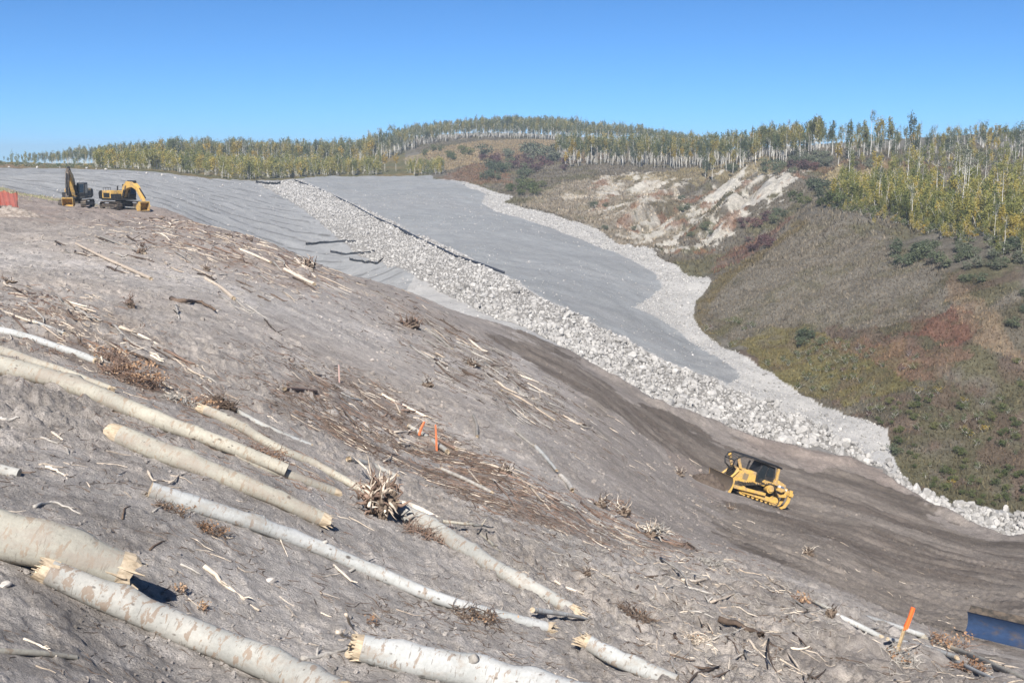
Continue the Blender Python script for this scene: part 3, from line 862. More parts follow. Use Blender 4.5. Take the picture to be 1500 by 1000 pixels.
# skyline trees that stand out one by one on the right
SK = [(1190,.95,0),(1212,1.02,0),(1222,.9,1),(1236,1,0),(1258,1.12,0),(1268,1.05,3),(1278,1.08,0),(1294,1.1,0),(1300,.95,3),(1325,1.05,2),(1330,.9,2),(1352,.85,2),(1372,.85,0),(1385,.75,2),(1410,.85,3),(1438,.8,0),(1462,.95,0),(1492,.95,0),(1128,.9,0),(1140,.95,0),(1155,.95,1),(1102,.9,0),(1112,.95,0),(1120,.85,3),(1085,.85,0),(1060,.85,0),(1070,.8,0),(1040,.8,0),(1030,.75,2)]
for k, (u, s, ty) in enumerate(SK):
    y = 318 + 14 * math.sin(k * 2.3) if u > 1180 else 350 + 10 * math.sin(k * 2.3)
    key = rnd.choice([aspens, aspY, aspD, bare][ty])
    nm = ['tall green aspen', 'yellow leaved aspen', 'dark leaved poplar', 'thin sparse aspen'][ty]
    plant(key, ux(u, y), y, s * (.93 if u < 1335 else .74), 'aspen_tree', nm + ' breaking the skyline on top of the right hill', 'tree', 'single %ss on the right skyline' % nm)
def band(n, ufun, yfun, s0, s1, mix, wood=None, name='aspen_tree', label='', group='', sz=1.0):
    for _ in range(n):
        u = ufun(); y = yfun(u); k = pick(mix); s = rnd.uniform(s0, s1)
        if y > 420: s *= float(np.interp(u, [50, 110, 260, 430, 560, 640, 740, 860, 1010], [.45, .68, .95, .98, .92, .72, .86, .95, .92]))
        if wood: wood.add(k, ux(u, y), y, s, sz)
        else: plant(k, ux(u, y), y, s, name, label, 'tree', group, sz)
U = rnd.uniform
# grove on the plateau edge, front row individually
def interp(pts):
    xs = [p[0] for p in pts]; ys = [p[1] for p in pts]
    return lambda u: float(np.interp(u, xs, ys))
edgeY = interp([(820, 415), (900, 398), (1000, 384), (1060, 366), (1120, 348), (1190, 330)])
band(75, lambda: U(822, 1195), lambda u: edgeY(u) + abs(rnd.gauss(0, 7)), .72, .95, MIX, None, 'aspen_tree', 'white stemmed aspen in the front row of the grove above the eroded bank', 'front row of the aspen grove')
W1 = Wood()
band(460, lambda: U(815, 1195), lambda u: edgeY(u) + 12 + abs(rnd.gauss(0, 28)), .7, .95, MIX, W1)
band(170, lambda: U(1170, 1540), lambda u: U(325, 400), .5, .75, [(aspens, 4), (aspD, 3), (bare, 2), (aspY, .5)], W1)
farY = interp([(50, 600), (100, 560), (200, 480), (300, 452), (430, 470), (520, 470), (580, 520), (640, 570), (860, 590), (960, 560)])
band(60, lambda: U(190, 560), lambda u: farY(u) - 20 + abs(rnd.gauss(0, 6)), .78, 1.05, [(aspens, 5), (bare, 3)], None, 'aspen_tree', 'slim pale stemmed aspen at the front of the far left wood', 'front row of the far left wood')
band(1300, lambda: 50 + 800 * rnd.random() ** .9, lambda u: farY(u) + abs(rnd.gauss(0, 30)), .78, 1.08, [(aspens, 6), (aspD, 1.4), (bare, 2)], W1)
band(620, lambda: U(590, 1010), lambda u: 572 + U(-12, 60), .72, .95, [(aspens, 6), (aspD, 1.4)], W1)
band(70, lambda: U(15, 170), lambda u: U(440, 520), .62, .8, [(aspens, 3), (aspD, 1)], W1)
W1.build('distant_wood', 'dense aspen wood along the whole skyline behind the front trees', 'wood')
# young growth in front of the far wood
W2 = Wood()
band(620, lambda: U(150, 560), lambda u: U(max(float(np.interp(math.atan((u - 750) / F), _gu, _gy)) + 6, 330), farY(u) - 15), .8, 1.35, [(sap, 5), (aspY, .12)], W2, sz=.9)
band(170, lambda: U(0, 200), lambda u: U(320, 430), .35, .75, [(shr['low'], 3), (shr['yellow'], .4), (sap, .3)], W2)
band(70, lambda: U(600, 650), lambda u: U(400, 430), .6, 1.1, [(sap, 3), (shr['low'], 1)], W2)
band(50, lambda: U(330, 380), lambda u: U(400, 440), .5, .9, [(sap, 3)], W2)
W2.build('sapling_growth', 'low yellow green saplings in front of the far left wood', 'saplings')
for u, y, s in [(275,432,.55),(262,436,.5),(545,430,.8),(566,428,.85),(582,432,.8),(556,434,.7),(470,440,.55),(835,402,.72),(828,404,.65),(846,406,.7),(934,392,.62),(985,388,.6),(1008,388,.55)]:
    plant(rnd.choice(aspY), ux(u, y), y, s, 'yellow_aspen', 'bright yellow aspen standing before the greener trees of the far wood', 'tree', 'yellow aspens before the far wood')

# tall bare stems rising from the thicket on the right
TB = [(1190,232,0,.0),(1392,198,0,1.1),(1398,200,0,1.05),(1405,188,0,1.12),(1411,192,0,1.1),(1408,196,0,1.0),(1366,200,0,.95),(1376,205,0,.85),(1424,204,0,.85),(1283,205,0,.75),(1332,188,0,.85),(1330,192,0,.7),(1463,170,0,.8),(1450,168,0,.62),(1470,151,0,.62),(1490,225,0,.95),(1496,222,0,.9),(1436,215,0,.7),(1345,215,0,.6),(1312,235,0,.7),(1362,232,0,.7),(1455,158,0,.5)]
for u, y, _, s in TB:
    if s: plant(rnd.choice(bare), ux(u, y), y, s * .82, 'aspen_tree', 'tall bare stemmed aspen rising out of the yellow green thicket on the right slope', 'tree', 'tall bare aspens in the thicket')
# the thicket
def thY(u): return float(np.interp(u, [1180, 1215, 1260, 1300, 1340, 1400, 1450, 1520], [235, 214, 206, 199, 188, 172, 160, 150]))
band(85, lambda: U(1215, 1510), lambda u: thY(u) + abs(rnd.gauss(0, 6)), .5, .85, [(sap, 1)], None, 'aspen_sapling', 'yellow green aspen sapling along the lower edge of the thicket on the right slope', 'saplings along the edge of the thicket')
W3 = Wood()
band(230, lambda: U(1205, 1540), lambda u: thY(u) - 1 + rnd.gauss(0, 2.5), .35, .75, [(shr['yellow'], 1.2), (shr['low'], 2), (shr['grey'], 1)], W3)
band(130, lambda: U(1215, 1540), lambda u: thY(u) + rnd.gauss(0, 3), .28, .5, [(sap, 1)], W3)
band(420, lambda: U(1225, 1540), lambda u: thY(u) + 5 + abs(rnd.gauss(0, 26)), .5, .92, [(sap, 6), (bare, .08), (shr['grey'], 1)], W3)
band(160, lambda: U(1300, 1540), lambda u: U(215, 300), .5, .9, [(sap, 4), (aspD, .15), (shr['grey'], 2), (bare, .25)], W3)
W3.build('sapling_thicket', 'thicket of yellow green aspen saplings covering the right slope', 'thicket')
# shrubs one can tell apart
SH = [('dark',1385,805-500,0,0)]
def shrub(kind, u, v, s, label, n=1, du=0, dv=0):
    for k in range(n):
        p = at(u + rnd.uniform(-du, du), v + rnd.uniform(-dv, dv))
        if zone_at(np.array([p.x]), np.array([p.y]))[0] < 2: continue
        plant(rnd.choice(shr[kind]), p.x, p.y, s * rnd.uniform(.5, .95), 'shrub', label, 'shrub', 'shrubs: ' + label if n > 1 else None)
shrub('dark', 1312, 668, 1.0, 'round dark green bush at the tip of the gravel', 1)
shrub('dark', 1308, 662, .8, 'smaller dark bush just behind the bush at the tip of the gravel', 1)
shrub('dark', 1184, 500, 1.0, 'dark green bush on the slope above the gravel band', 5, 22, 8)
shrub('dark', 1200, 285, 1.8, 'dark bush at the head of the pale gully', 6, 26, 8)
shrub('red', 1104, 328, 1.5, 'dark red bush below the pale gully', 7, 26, 8)
shrub('red', 1115, 362, 1.2, 'dark purple bush on the spur above the gravel', 8, 20, 8)
shrub('dark', 1142, 322, 1.4, 'dark green bush beside the red bushes', 4, 12, 8)
shrub('red', 1178, 248, 1.9, 'dark red bush at the top of the pale gully', 5, 20, 4)
shrub('low', 1200, 300, 1.8, 'green bush left of the thicket', 8, 36, 8)
shrub('dark', 1425, 412, .9, 'dark bush below the thicket', 5, 16, 4)
shrub('dark', 1400, 380, 1.3, 'dark bush along the foot of the thicket', 26, 90, 16)
shrub('grey', 1440, 385, 1.1, 'grey green bush along the foot of the thicket', 14, 70, 14)
shrub('dark', 1490, 455, .8, 'dark bush at the right edge of the slope', 5, 14, 30)
shrub('grey', 760, 232, 3.4, 'large grey green bush on the bare far slope', 16, 60, 6)
shrub('dark', 745, 252, 2.4, 'dark green bush in the hollow behind the fill', 16, 36, 14)
shrub('red', 790, 245, 2.4, 'dark red bush in the hollow behind the fill', 14, 38, 10)
shrub('red', 712, 240, 2.2, 'dark red bush left of the hollow', 7, 18, 6)
shrub('low', 770, 280, 1.9, 'olive bush on the bank right of the fill', 16, 30, 9)
shrub('low', 660, 228, 2.2, 'olive bush on the far mound', 10, 40, 8)
shrub('dark', 960, 330, 1.3, 'small dark bush on the eroded bank', 18, 100, 40)
shrub('dark', 1130, 250, 2.0, 'olive bush on the plateau edge above the eroded bank', 14, 90, 6)
shrub('grey', 1230, 240, 2.0, 'grey green bush below the skyline trees', 20, 80, 8)
shrub('low', 1480, 700, .5, 'green bush low on the right slope', 10, 24, 20)

# low shrubs dotted over the foot of the right slope
LS = []
g = np.random.default_rng(9)
LOWP = poly_xy([(1060,470),(1130,478),(1260,500),(1420,520),(1560,540),(1560,755),(1400,732),(1335,700),(1310,655),(1300,625),(1200,588),(1150,556),(1060,506),(1030,480)])
lx, ly = scatter(LOWP, 1.25, g)
den = fbm(lx / 6, ly / 6, 401, 4) + .16 * sm(130, 112, ly)
ok = (den > .46) & (g.random(len(lx)) < .75) & (zone_at(lx, ly) == 2); lx, ly = lx[ok], ly[ok]
order = np.argsort(ly / (1 + g.random(len(ly)) * .3))
for i in order[:90]:
    plant(rnd.choice(shr['low']), float(lx[i]), float(ly[i]), rnd.uniform(.25, .5), 'low_shrub', 'knee high green shrub among many on the dark foot of the right slope', 'shrub', 'small green shrubs on the foot of the right slope')
W4 = Wood()
for i in order[90:2600]:
    k = rnd.random()
    W4.add(rnd.choice(shr['low'] if k < .75 else shr['yellow'] if k < .8 else shr['red'] if k < .9 else shr['dark']), float(lx[i]), float(ly[i]), rnd.uniform(.25, .55), 1.0, .35)
W4.build('low_shrubs', 'scattered low green and russet shrubs over the lower right slope', 'shrubs')

# grass tufts over the dry hillside
def tufts(poly, spacing, h0, h1, seed, blades=4, mask=None):
    g = np.random.default_rng(seed)
    x, y = scatter(poly, spacing, g)
    ok = zone_at(x, y) == 2
    ii_ = np.clip(np.searchsorted(la, np.arctan2(x, y)), 0, NAa - 1); jj_ = np.clip(np.searchsorted(lr, np.log(np.hypot(x, y))), 0, NRr - 1)
    ok &= C[ii_, jj_, 0] < .36
    if mask is not None: ok &= mask(x, y)
    x, y = x[ok], y[ok]; n = len(x)
    z = zfin(x, y); VS = []
    i = np.clip(np.searchsorted(la, np.arctan2(x, y)), 0, NAa - 1); j = np.clip(np.searchsorted(lr, np.log(np.hypot(x, y))), 0, NRr - 1)
    base = C[i, j]
    cs = []
    for k in range(blades):
        a = g.uniform(0, 6.28, n); h = g.uniform(h0, h1, n); w = h * g.uniform(.14, .3, n); lean = h * g.uniform(.1, .8, n); la_ = g.uniform(0, 6.28, n)
        ox = g.normal(size=n) * h * .25; oy = g.normal(size=n) * h * .25
        p = np.stack([x + ox, y + oy, z - .04], -1)
        e = np.stack([np.cos(a), np.sin(a), a * 0], -1) * w[:, None]
        tip = p + np.stack([np.cos(la_) * lean, np.sin(la_) * lean, h], -1)
        VS.append(np.stack([p - e, p + e, tip], 1).reshape(-1, 3))
        br = g.uniform(.55, 1.35, n)[:, None]
        cs.append(np.repeat(base * br * np.array([1.06, 1.0, .92]), 3, 0))
    V = np.concatenate(VS); c = np.concatenate(cs)
    return V, c
grass_m, t, b = nodes('dry_grass')
at_ = N(t, 'ShaderNodeAttribute', attribute_name='Col'); t.links.new(at_.outputs['Color'], b.inputs['Base Color']); b.inputs['Roughness'].default_value = .9; b.inputs['Specular IOR Level'].default_value = .1
A = tufts(poly_xy([(1015,465),(1042,410),(1180,316),(1240,328),(1400,400),(1560,470),(1560,760),(1400,738),(1330,708),(1300,628),(1150,560)]), .42, .18, .42, 1)
B = tufts(np.array([(-60, 620), (-20, 380), (-2, 315), (8, 285), (40, 190), (60, 180), (110, 180), (150, 330), (120, 420), (60, 560)]), 1.05, .35, .8, 2)
V = np.r_[A[0], B[0]]; c = np.r_[A[1], B[1]]
tag(new_mesh('dry_grass', V, np.arange(len(V)).reshape(-1, 3), grass_m, cols=c), 'tufts of dry tan and russet grass over the right hillside', 'grass', kind='stuff')
# grass along the back of the terrace, behind the excavators
g = np.random.default_rng(12); x = []; y = []
uu_ = g.uniform(0, 235, 1600); yy_ = g.normal(152, 5, 1600) + 4 * np.sin(uu_ / 9); xx_ = (uu_ - 750) / F * yy_; zz_ = zfin(xx_, yy_)
h = g.uniform(.06, .30, 1600); a = g.uniform(0, 6.28, 1600); w = h * .3
p = np.stack([xx_, yy_, zz_ - .05], -1); e = np.stack([np.cos(a), np.sin(a), a * 0], -1) * w[:, None]
tip = p + np.stack([g.normal(size=1600) * .1, g.normal(size=1600) * .1, h], -1)
V = np.stack([p - e, p + e, tip], 1).reshape(-1, 3)
cl_ = np.where((g.random(1600) < .55)[:, None], np.array([[.36, .31, .2]]), np.array([[.2, .21, .12]]))
tag(new_mesh('terrace_grass', V, np.arange(len(V)).reshape(-1, 3), grass_m, cols=np.repeat(cl_, 3, 0)), 'straw and green grass along the back of the terrace behind the excavators', 'grass', kind='stuff')
# ------------------------------------------------------------------ machines
yel = plain('machine_yellow', (.56, .355, .095), .45, dirt=.45, dcol=(.30, .23, .16), dscale=1.6, spec=.4)
blk = plain('black_paint', (.02, .021, .024), .5, dirt=.2, dcol=(.10, .085, .07), dscale=2)
drk = plain('dark_steel', (.055, .05, .045), .6, .3, dirt=.5, dcol=(.17, .135, .105), dscale=3)
stl = plain('worn_steel', (.30, .28, .26), .4, .7, dirt=.4, dcol=(.2, .155, .12), dscale=3)
glass = plain('dark_glass', (.012, .018, .024), .08, spec=.7)
grl = plain('grille_grey', (.12, .12, .12), .6, dirt=.2)
blue = plain('blue_black_blade_steel', (.04, .075, .16), .38, .35, dirt=.22, dcol=(.13, .105, .085), dscale=1.1, spec=.6)
bladem = plain('soil_worn_blade_steel', (.13, .105, .085), .75, .2, dirt=.6, dcol=(.16, .125, .095), dscale=2)
redm = plain('red_seat', (.3, .03, .03), .6)
decal = plain('grey_blue_decal', (.10, .13, .2), .5)
whitem = plain('white_paint', (.75, .75, .73), .5)

def hull_loop(circs, off, nper=10):
    "outline round several circles in the x,z plane"
    pts = []
    for cx, cz, r in circs:
        for k in range(48):
            a = 2 * math.pi * k / 48; pts.append((cx + (r + off) * math.cos(a), cz + (r + off) * math.sin(a)))
    pts = sorted(set((round(x, 4), round(z, 4)) for x, z in pts))
    def half(ps):
        h = []
        for p in ps:
            while len(h) > 1 and (h[-1][0] - h[-2][0]) * (p[1] - h[-2][1]) - (h[-1][1] - h[-2][1]) * (p[0] - h[-2][0]) <= 0: h.pop()
            h.append(p)
        return h
    l, u_ = half(pts), half(pts[::-1]); loop = l[:-1] + u_[:-1]
    out = []; L = [math.dist(loop[i], loop[(i + 1) % len(loop)]) for i in range(len(loop))]; T = sum(L)
    n = int(T / .19); s = 0; i = 0; acc = 0
    for k in range(n):
        t_ = T * k / n
        while acc + L[i] < t_: acc += L[i]; i += 1
        f = (t_ - acc) / L[i]; a, b2 = loop[i], loop[(i + 1) % len(loop)]
        out.append((a[0] + (b2[0] - a[0]) * f, a[1] + (b2[1] - a[1]) * f))
    return out
def belt(circs, y0, y1):
    mb = MB(); lo = hull_loop(circs, .0); n = len(lo)
    for i in range(n):
        a = Vector((lo[i][0], 0, lo[i][1])); c_ = Vector((lo[(i + 1) % n][0], 0, lo[(i + 1) % n][1]))
        t_ = (c_ - a); nn = Vector((t_.z, 0, -t_.x)).normalized(); a2 = a + t_ * .04; c2 = c_ - t_ * .04
        o1 = nn * .055; g1 = nn * .12
        P0, P1, P2, P3, P4, P5 = a2, c2, c2 + o1, a2 + o1 + t_ * .22, a2 + g1 + t_ * .17, a2 + g1 + t_ * .03
        prof = [(p.x, p.z) for p in (P0, P1, P2, P3, P4, P5)]
        mb.prism(prof, y0, y1)
    return mb
def disc(mb, cx, cz, r, y0, y1, n=20):
    return mb.prism([(cx + r * math.cos(2 * math.pi * k / n), cz + r * math.sin(2 * math.pi * k / n)) for k in range(n)], y0, y1)

def dozer(M, label, blade_mat, full=True, bl_m=None):
    e = empty('bulldozer', (0, 0, 0), label, 'bulldozer', M=M)
    circs = [(1.45, .48, .38), (-1.45, .46, .36), (-.72, 1.22, .36)]
    for s in (1, -1):
        y0, y1 = (.72, 1.28) if s > 0 else (-1.28, -.72)
        tr = belt(circs, y0, y1).build('track', drk, e)
        ym = y1 if s > 0 else y0
        fr = MB(); fr.prism([(-1.5, .30), (1.5, .30), (1.72, .48), (1.5, .66), (-1.5, .62), (-1.7, .46)], min(ym - s * .16, ym + s * .03), max(ym - s * .16, ym + s * .03))
        for k in range(7): disc(fr, -1.2 + k * .4, .24, .13, y0 + .1, y1 - .08, 12)
        fr.build('track_frame', yel, tr)
        sp = MB(); disc(sp, -.72, 1.22, .31, y0 + .05, y1 + .02, 22); disc(sp, -.72, 1.22, .19, min(ym, ym + s * .12), max(ym, ym + s * .12), 16); sp.build('sprocket', yel, tr)
        for cx, cz, r in circs[:2]:
            idl = MB(); disc(idl, cx, cz, r - .05, y0 + .06, y1 - .05, 22); disc(idl, cx, cz, .14, min(ym - s * .05, ym + s * .02), max(ym - s * .05, ym + s * .02), 14); idl.build('idler', yel, tr)
        pa = MB(); pa.prism([(-.35, .62), (2.55, .42), (2.55, .68), (-.35, .84)], min(s * 1.36, s * 1.52), max(s * 1.36, s * 1.52))
        pa.build('push_arm', yel, e, bevel=.02)
        cy = MB(); cy.tube([(1.95, s * .62, 1.75), (2.45, s * .70, 1.05)], .085, 10); cy.build('lift_cylinder', yel, e)
        cr = MB(); cr.tube([(2.45, s * .70, 1.05), (2.66, s * .74, .62)], .045, 8); cr.build('cylinder_rod', stl, e)
        fd = MB(); fd.prism([(.55, 1.22), (.55, 1.34), (-.1, 1.40), (-.35, 1.72), (-1.3, 1.72), (-1.3, 1.62), (-.45, 1.62), (-.15, 1.26)], min(s * .62, s * 1.22), max(s * .62, s * 1.22)); fd.build('fender', yel, e, bevel=.02)
    bd = MB(); bd.prism([(-1.9, .55), (1.9, .55), (1.9, 1.0), (-1.9, 1.25)], -.6, .6); bd.build('chassis', drk, e)
    hd = MB(); hd.prism([(.25, 1.0), (2.12, .92), (2.2, 1.25), (2.1, 1.92), (1.7, 1.98), (.25, 2.06)], -.58, .58); h = hd.build('hood', yel, e, bevel=.05)
    gr = MB()
    for k in range(7): gr.box((2.12, -.5, 1.05 + k * .115), (2.25, .5, 1.12 + k * .115))
    gr.build('grille', blk, h)
    for s in (1, -1):
        lv = MB()
        for k in range(6): lv.box((1.0 + k * .075, s * .585 - .012, 1.25), (1.04 + k * .075, s * .585 + .012, 1.72))
        lv.build('louvre', grl, h)
    ex = MB(); ex.tube([(1.15, .3, 2.0), (1.15, .3, 2.62), (1.1, .3, 2.72)], .07, 10); ex.build('exhaust_pipe', blk, h)
    ac = MB(); ac.tube([(1.6, -.25, 1.95), (1.6, -.25, 2.3)], .13, 12); ac.build('air_cleaner', blk, h)
    cb = MB(); cb.prism([(-1.15, 1.35), (.3, 1.35), (.42, 2.0), (.22, 2.84), (-.95, 2.84), (-1.15, 2.2)], -.66, .66); c_ = cb.build('cab', blk, e, bevel=.03)
    for s in (1, -1):
        w = MB(); w.prism([(-.28, 1.6), (.2, 1.6), (.3, 2.02), (.16, 2.72), (-.28, 2.72)], min(s * .66, s * .675), max(s * .66, s * .675)); w.build('side_window', glass, c_)
        w = MB(); w.prism([(-.98, 2.1), (-.38, 2.0), (-.38, 2.72), (-.85, 2.72)], min(s * .66, s * .675), max(s * .66, s * .675)); w.build('side_window', glass, c_)
    rf = MB(); rf.box((-1.35, -.95, 2.88), (.75, .95, 3.0)); rf.box((-1.1, -.8, 3.0), (.5, .8, 3.05)); rf.build('canopy_roof', blk, e, bevel=.03)
    for s in (1, -1):
        ps = MB(); ps.prism([(-1.42, 1.7), (-1.22, 1.7), (-1.0, 2.9), (-1.2, 2.9)], min(s * .72, s * .9), max(s * .72, s * .9)); ps.build('roof_post', yel, e, bevel=.02)
        if not full: continue
        sw_ = MB(); sw_.tube([(-1.2, s * .93, 2.96), (.8, s * .93, 2.98), (2.0, s * .86, 2.92), (2.42, s * .8, 2.72), (2.62, s * .72, 2.35), (2.55, s * .6, 1.95), (2.2, s * .5, 1.75)], .06, 8); sw_.build('branch_guard', blk, e, True)
    cr = MB(); cr.tube([(2.0, -.86, 2.92), (2.0, .86, 2.92)], .05, 8); cr.tube([(2.62, -.72, 2.35), (2.62, .72, 2.35)], .05, 8)
    for k in range(5): cr.tube([(.8, -.6 + .3 * k, 2.98), (2.05, -.6 + .3 * k, 2.9), (2.6, -.5 + .25 * k, 2.36)], .025, 6)
    if full: cr.build('guard_screen', blk, e)
    for s in (1, -1) if full else ():
        br = MB(); br.prism([(1.75, 1.9), (2.0, 1.9), (2.5, 2.62), (2.3, 2.78)], min(s * .62, s * .72), max(s * .62, s * .72)); br.build('guard_bracket', yel, e, bevel=.02)
    tk = MB(); tk.prism([(-1.15, 1.3), (-1.15, 1.95), (-1.5, 2.02), (-2.2, 1.86), (-2.3, 1.4), (-2.0, 1.2)], -.88, .88); tk_ = tk.build('fuel_tank', yel, e, bevel=.06)
    for s in (1, -1):
        dc = MB(); dc.box((-2.1, s * .884 - .004, 1.55), (-1.3, s * .884 + .004, 1.68)); dc.build('decal_stripe', decal, tk_)
        dc = MB(); dc.box((-1.76, s * .889 - .004, 1.55), (-1.56, s * .889 + .004, 1.70)); dc.build('decal_patch', whitem, tk_)
    rp = MB(); rp.prism([(-1.85, .75), (-2.75, .95), (-2.85, 1.5), (-2.65, 1.55), (-2.5, 1.15), (-1.85, 1.05)], -.55, .55); rp.box((-3.0, -1.0, 1.15), (-2.68, 1.0, 1.42)); rr2 = rp.build('ripper_frame', yel, e, bevel=.03)
    for yy_ in (-.75, 0, .75):
        sh = MB(); sh.prism([(-2.98, 1.62), (-2.72, 1.62), (-2.76, .75), (-2.62, .3), (-2.36, .1), (-2.5, .02), (-2.82, .22), (-3.0, .7)], yy_ - .07, yy_ + .07); sh_ = sh.build('ripper_shank', yel, rr2, bevel=.015)
    for s in (1, -1):
        cy = MB(); cy.tube([(-1.95, s * .45, 1.75), (-2.8, s * .45, 1.4)], .07, 10); cy.build('ripper_cylinder', whitem, e)
    # blade
    W_ = 1.82; ns = 12; prof = []
    for k in range(ns + 1):
        a = -.95 + 1.75 * k / ns; prof.append((2.78 + .62 - .62 * math.cos(a) * 1.0, .62 + .74 * math.sin(a) * 1.02))
    back = [(x - .07, z) for x, z in prof]
    bm_ = MB(); bm_.prism([*prof, *back[::-1]], -W_, W_); bl = bm_.build('blade', blade_mat, e, bevel=.006)
    ed = MB(); ed.prism([(prof[0][0] - .02, prof[0][1] - .16), (prof[0][0] + .03, prof[0][1] - .16), (prof[0][0] + .02, prof[0][1] + .03), (prof[0][0] - .04, prof[0][1] + .03)], -W_, W_); ed.build('cutting_edge', stl, bl)
    for s in (1, -1):
        pl = MB(); pl.prism([*prof, (2.72, prof[-1][1] - .05), (2.66, .6), (2.72, 0.05)], min(s * W_, s * (W_ + .05)), max(s * W_, s * (W_ + .05))); pl.build('end_plate', blade_mat if blade_mat is blue else yel, bl)
    rb = MB()
    for yy_ in (-1.2, -.6, 0, .6, 1.2): rb.prism([(2.5, .3), (2.75, .1), (2.72, 1.1), (2.6, 1.0)], yy_ - .03, yy_ + .03)
    rb.box((2.5, -W_, 1.02), (2.78, W_, 1.14)); rb.build('blade_rib', yel if blade_mat is not blue else blade_mat, bl)
    if bl_m:
        bl.matrix_local = bl_m; tpg = MB(); q_ = prof[-1]; tpg.prism([(q_[0] - .02, q_[1]), (q_[0] + .02, q_[1]), (q_[0] - .10, q_[1] + .34), (q_[0] - .14, q_[1] + .34)], -W_, W_); tpg.build('spill_guard', drk, bl)
    return e

o_, fv, sv, nv = DZ
M = Matrix(((fv.x, sv.x, nv.x, o_.x), (fv.y, sv.y, nv.y, o_.y), (fv.z, sv.z, nv.z, o_.z), (0, 0, 0, 1)))
dozer(M @ Matrix.Scale(.96, 4), 'yellow tracked bulldozer with black canopy climbing the dark bench beside the riprap', bladem)
# earth pushed up in front of its blade
def heap(name, c, rx_, ry_, h, rot, mat, label, cat, seed, M_=None, n=34):
    V = []; Fc = []
    for i in range(n + 1):
        for j in range(n + 1):
            a, b2 = i / n * 2 - 1, j / n * 2 - 1; d = math.hypot(a, b2)
            k = max(0, 1 - d) ** .9 if d < 1 else 0
            x = a * rx_; y = b2 * ry_
            zz = h * k * (1.15 if k else 0)
            V.append([x, y, zz - .12 * (1 if d > .93 else 0)])
    V = np.array(V); nz = fbm((V[:, 0] + seed) / (.28 * max(h, .6)), V[:, 1] / (.28 * max(h, .6)), 500 + seed, 4) - .45
    V[:, 2] += nz * h * .75 * (V[:, 2] > .03); V[:, 0] += nz * h * .2
    idx_ = np.arange((n + 1) ** 2).reshape(n + 1, n + 1)
    q = np.stack([idx_[:-1, :-1], idx_[1:, :-1], idx_[1:, 1:], idx_[:-1, 1:]], -1).reshape(-1, 4)
    o = new_mesh(name, V, q, mat, smooth=True)
    if M_ is not None: o.matrix_world = M_
    else:
        cs_, sn = math.cos(rot), math.sin(rot)
        W3_ = V @ np.array([[cs_, sn, 0], [-sn, cs_, 0], [0, 0, 1]]) + [c[0], c[1], 0]
        gnd = zfin(W3_[:, 0], W3_[:, 1]); V2 = V.copy(); V2[:, 2] += gnd - c[2]
        o.data.vertices.foreach_set('co', V2.astype(np.float32).ravel()); o.location = c; o.rotation_euler = (0, 0, rot)
    return tag(o, label, cat)
soil_dark = plain('moist_soil', (.115, .092, .076), .95, dirt=.4, dcol=(.07, .055, .045), dscale=3, spec=.1, bmp=.08)
soil_lt = plain('heaped_soil', (.30, .265, .235), .95, dirt=.5, dcol=(.16, .13, .11), dscale=2.5, spec=.1, bmp=.06)
heap('dirt_heap', None, 1.1, 1.9, .72, 0, soil_dark, 'dark loose earth heaped in front of the climbing bulldozer blade', 'dirt heap', 3, M @ Matrix.Translation((3.45, 0, 0)))

p = at(1416, 930)
lb_ = Vector((.66, -.75, 0)).normalized(); fb_ = Vector((-1, -.12, 0)).normalized()
cB = p + lb_ * 2.3; o2 = cB - fb_ * 3.5; zc = lambda q: gz(q.x, q.y)
sideb = Vector((.12, -1, 0)).normalized()
fv2 = Vector((fb_.x, fb_.y, (zc(o2 + fb_ * 2) - zc(o2 - fb_ * 2)) / 4)).normalized()
sv2 = Vector((sideb.x, sideb.y, (zc(o2 + sideb * 1.5) - zc(o2 - sideb * 1.5)) / 3)).normalized()
sv2 = -sv2 if fv2.cross(sv2).z < 0 else sv2
nv2 = fv2.cross(sv2).normalized(); sv2 = nv2.cross(fv2); o2.z = zc(o2)
M2 = Matrix(((fv2.x, sv2.x, nv2.x, o2.x), (fv2.y, sv2.y, nv2.y, o2.y), (fv2.z, sv2.z, nv2.z, o2.z), (0, 0, 0, 1)))
zl = (M2.inverted() @ Vector((cB.x, cB.y, (gz(p.x, p.y) + zc(p + lb_ * 3)) / 2))).z
dozer(M2, 'bulldozer at the right edge of which only the blue black blade shows', blue, False,
      Matrix.Translation((3.5, 0, zl + .05)) @ Matrix.Rotation(R(34.5), 4, 'Z') @ Matrix.Diagonal((1, 1.27, .72, 1)) @ Matrix.Translation((-2.8, 0, 0)))

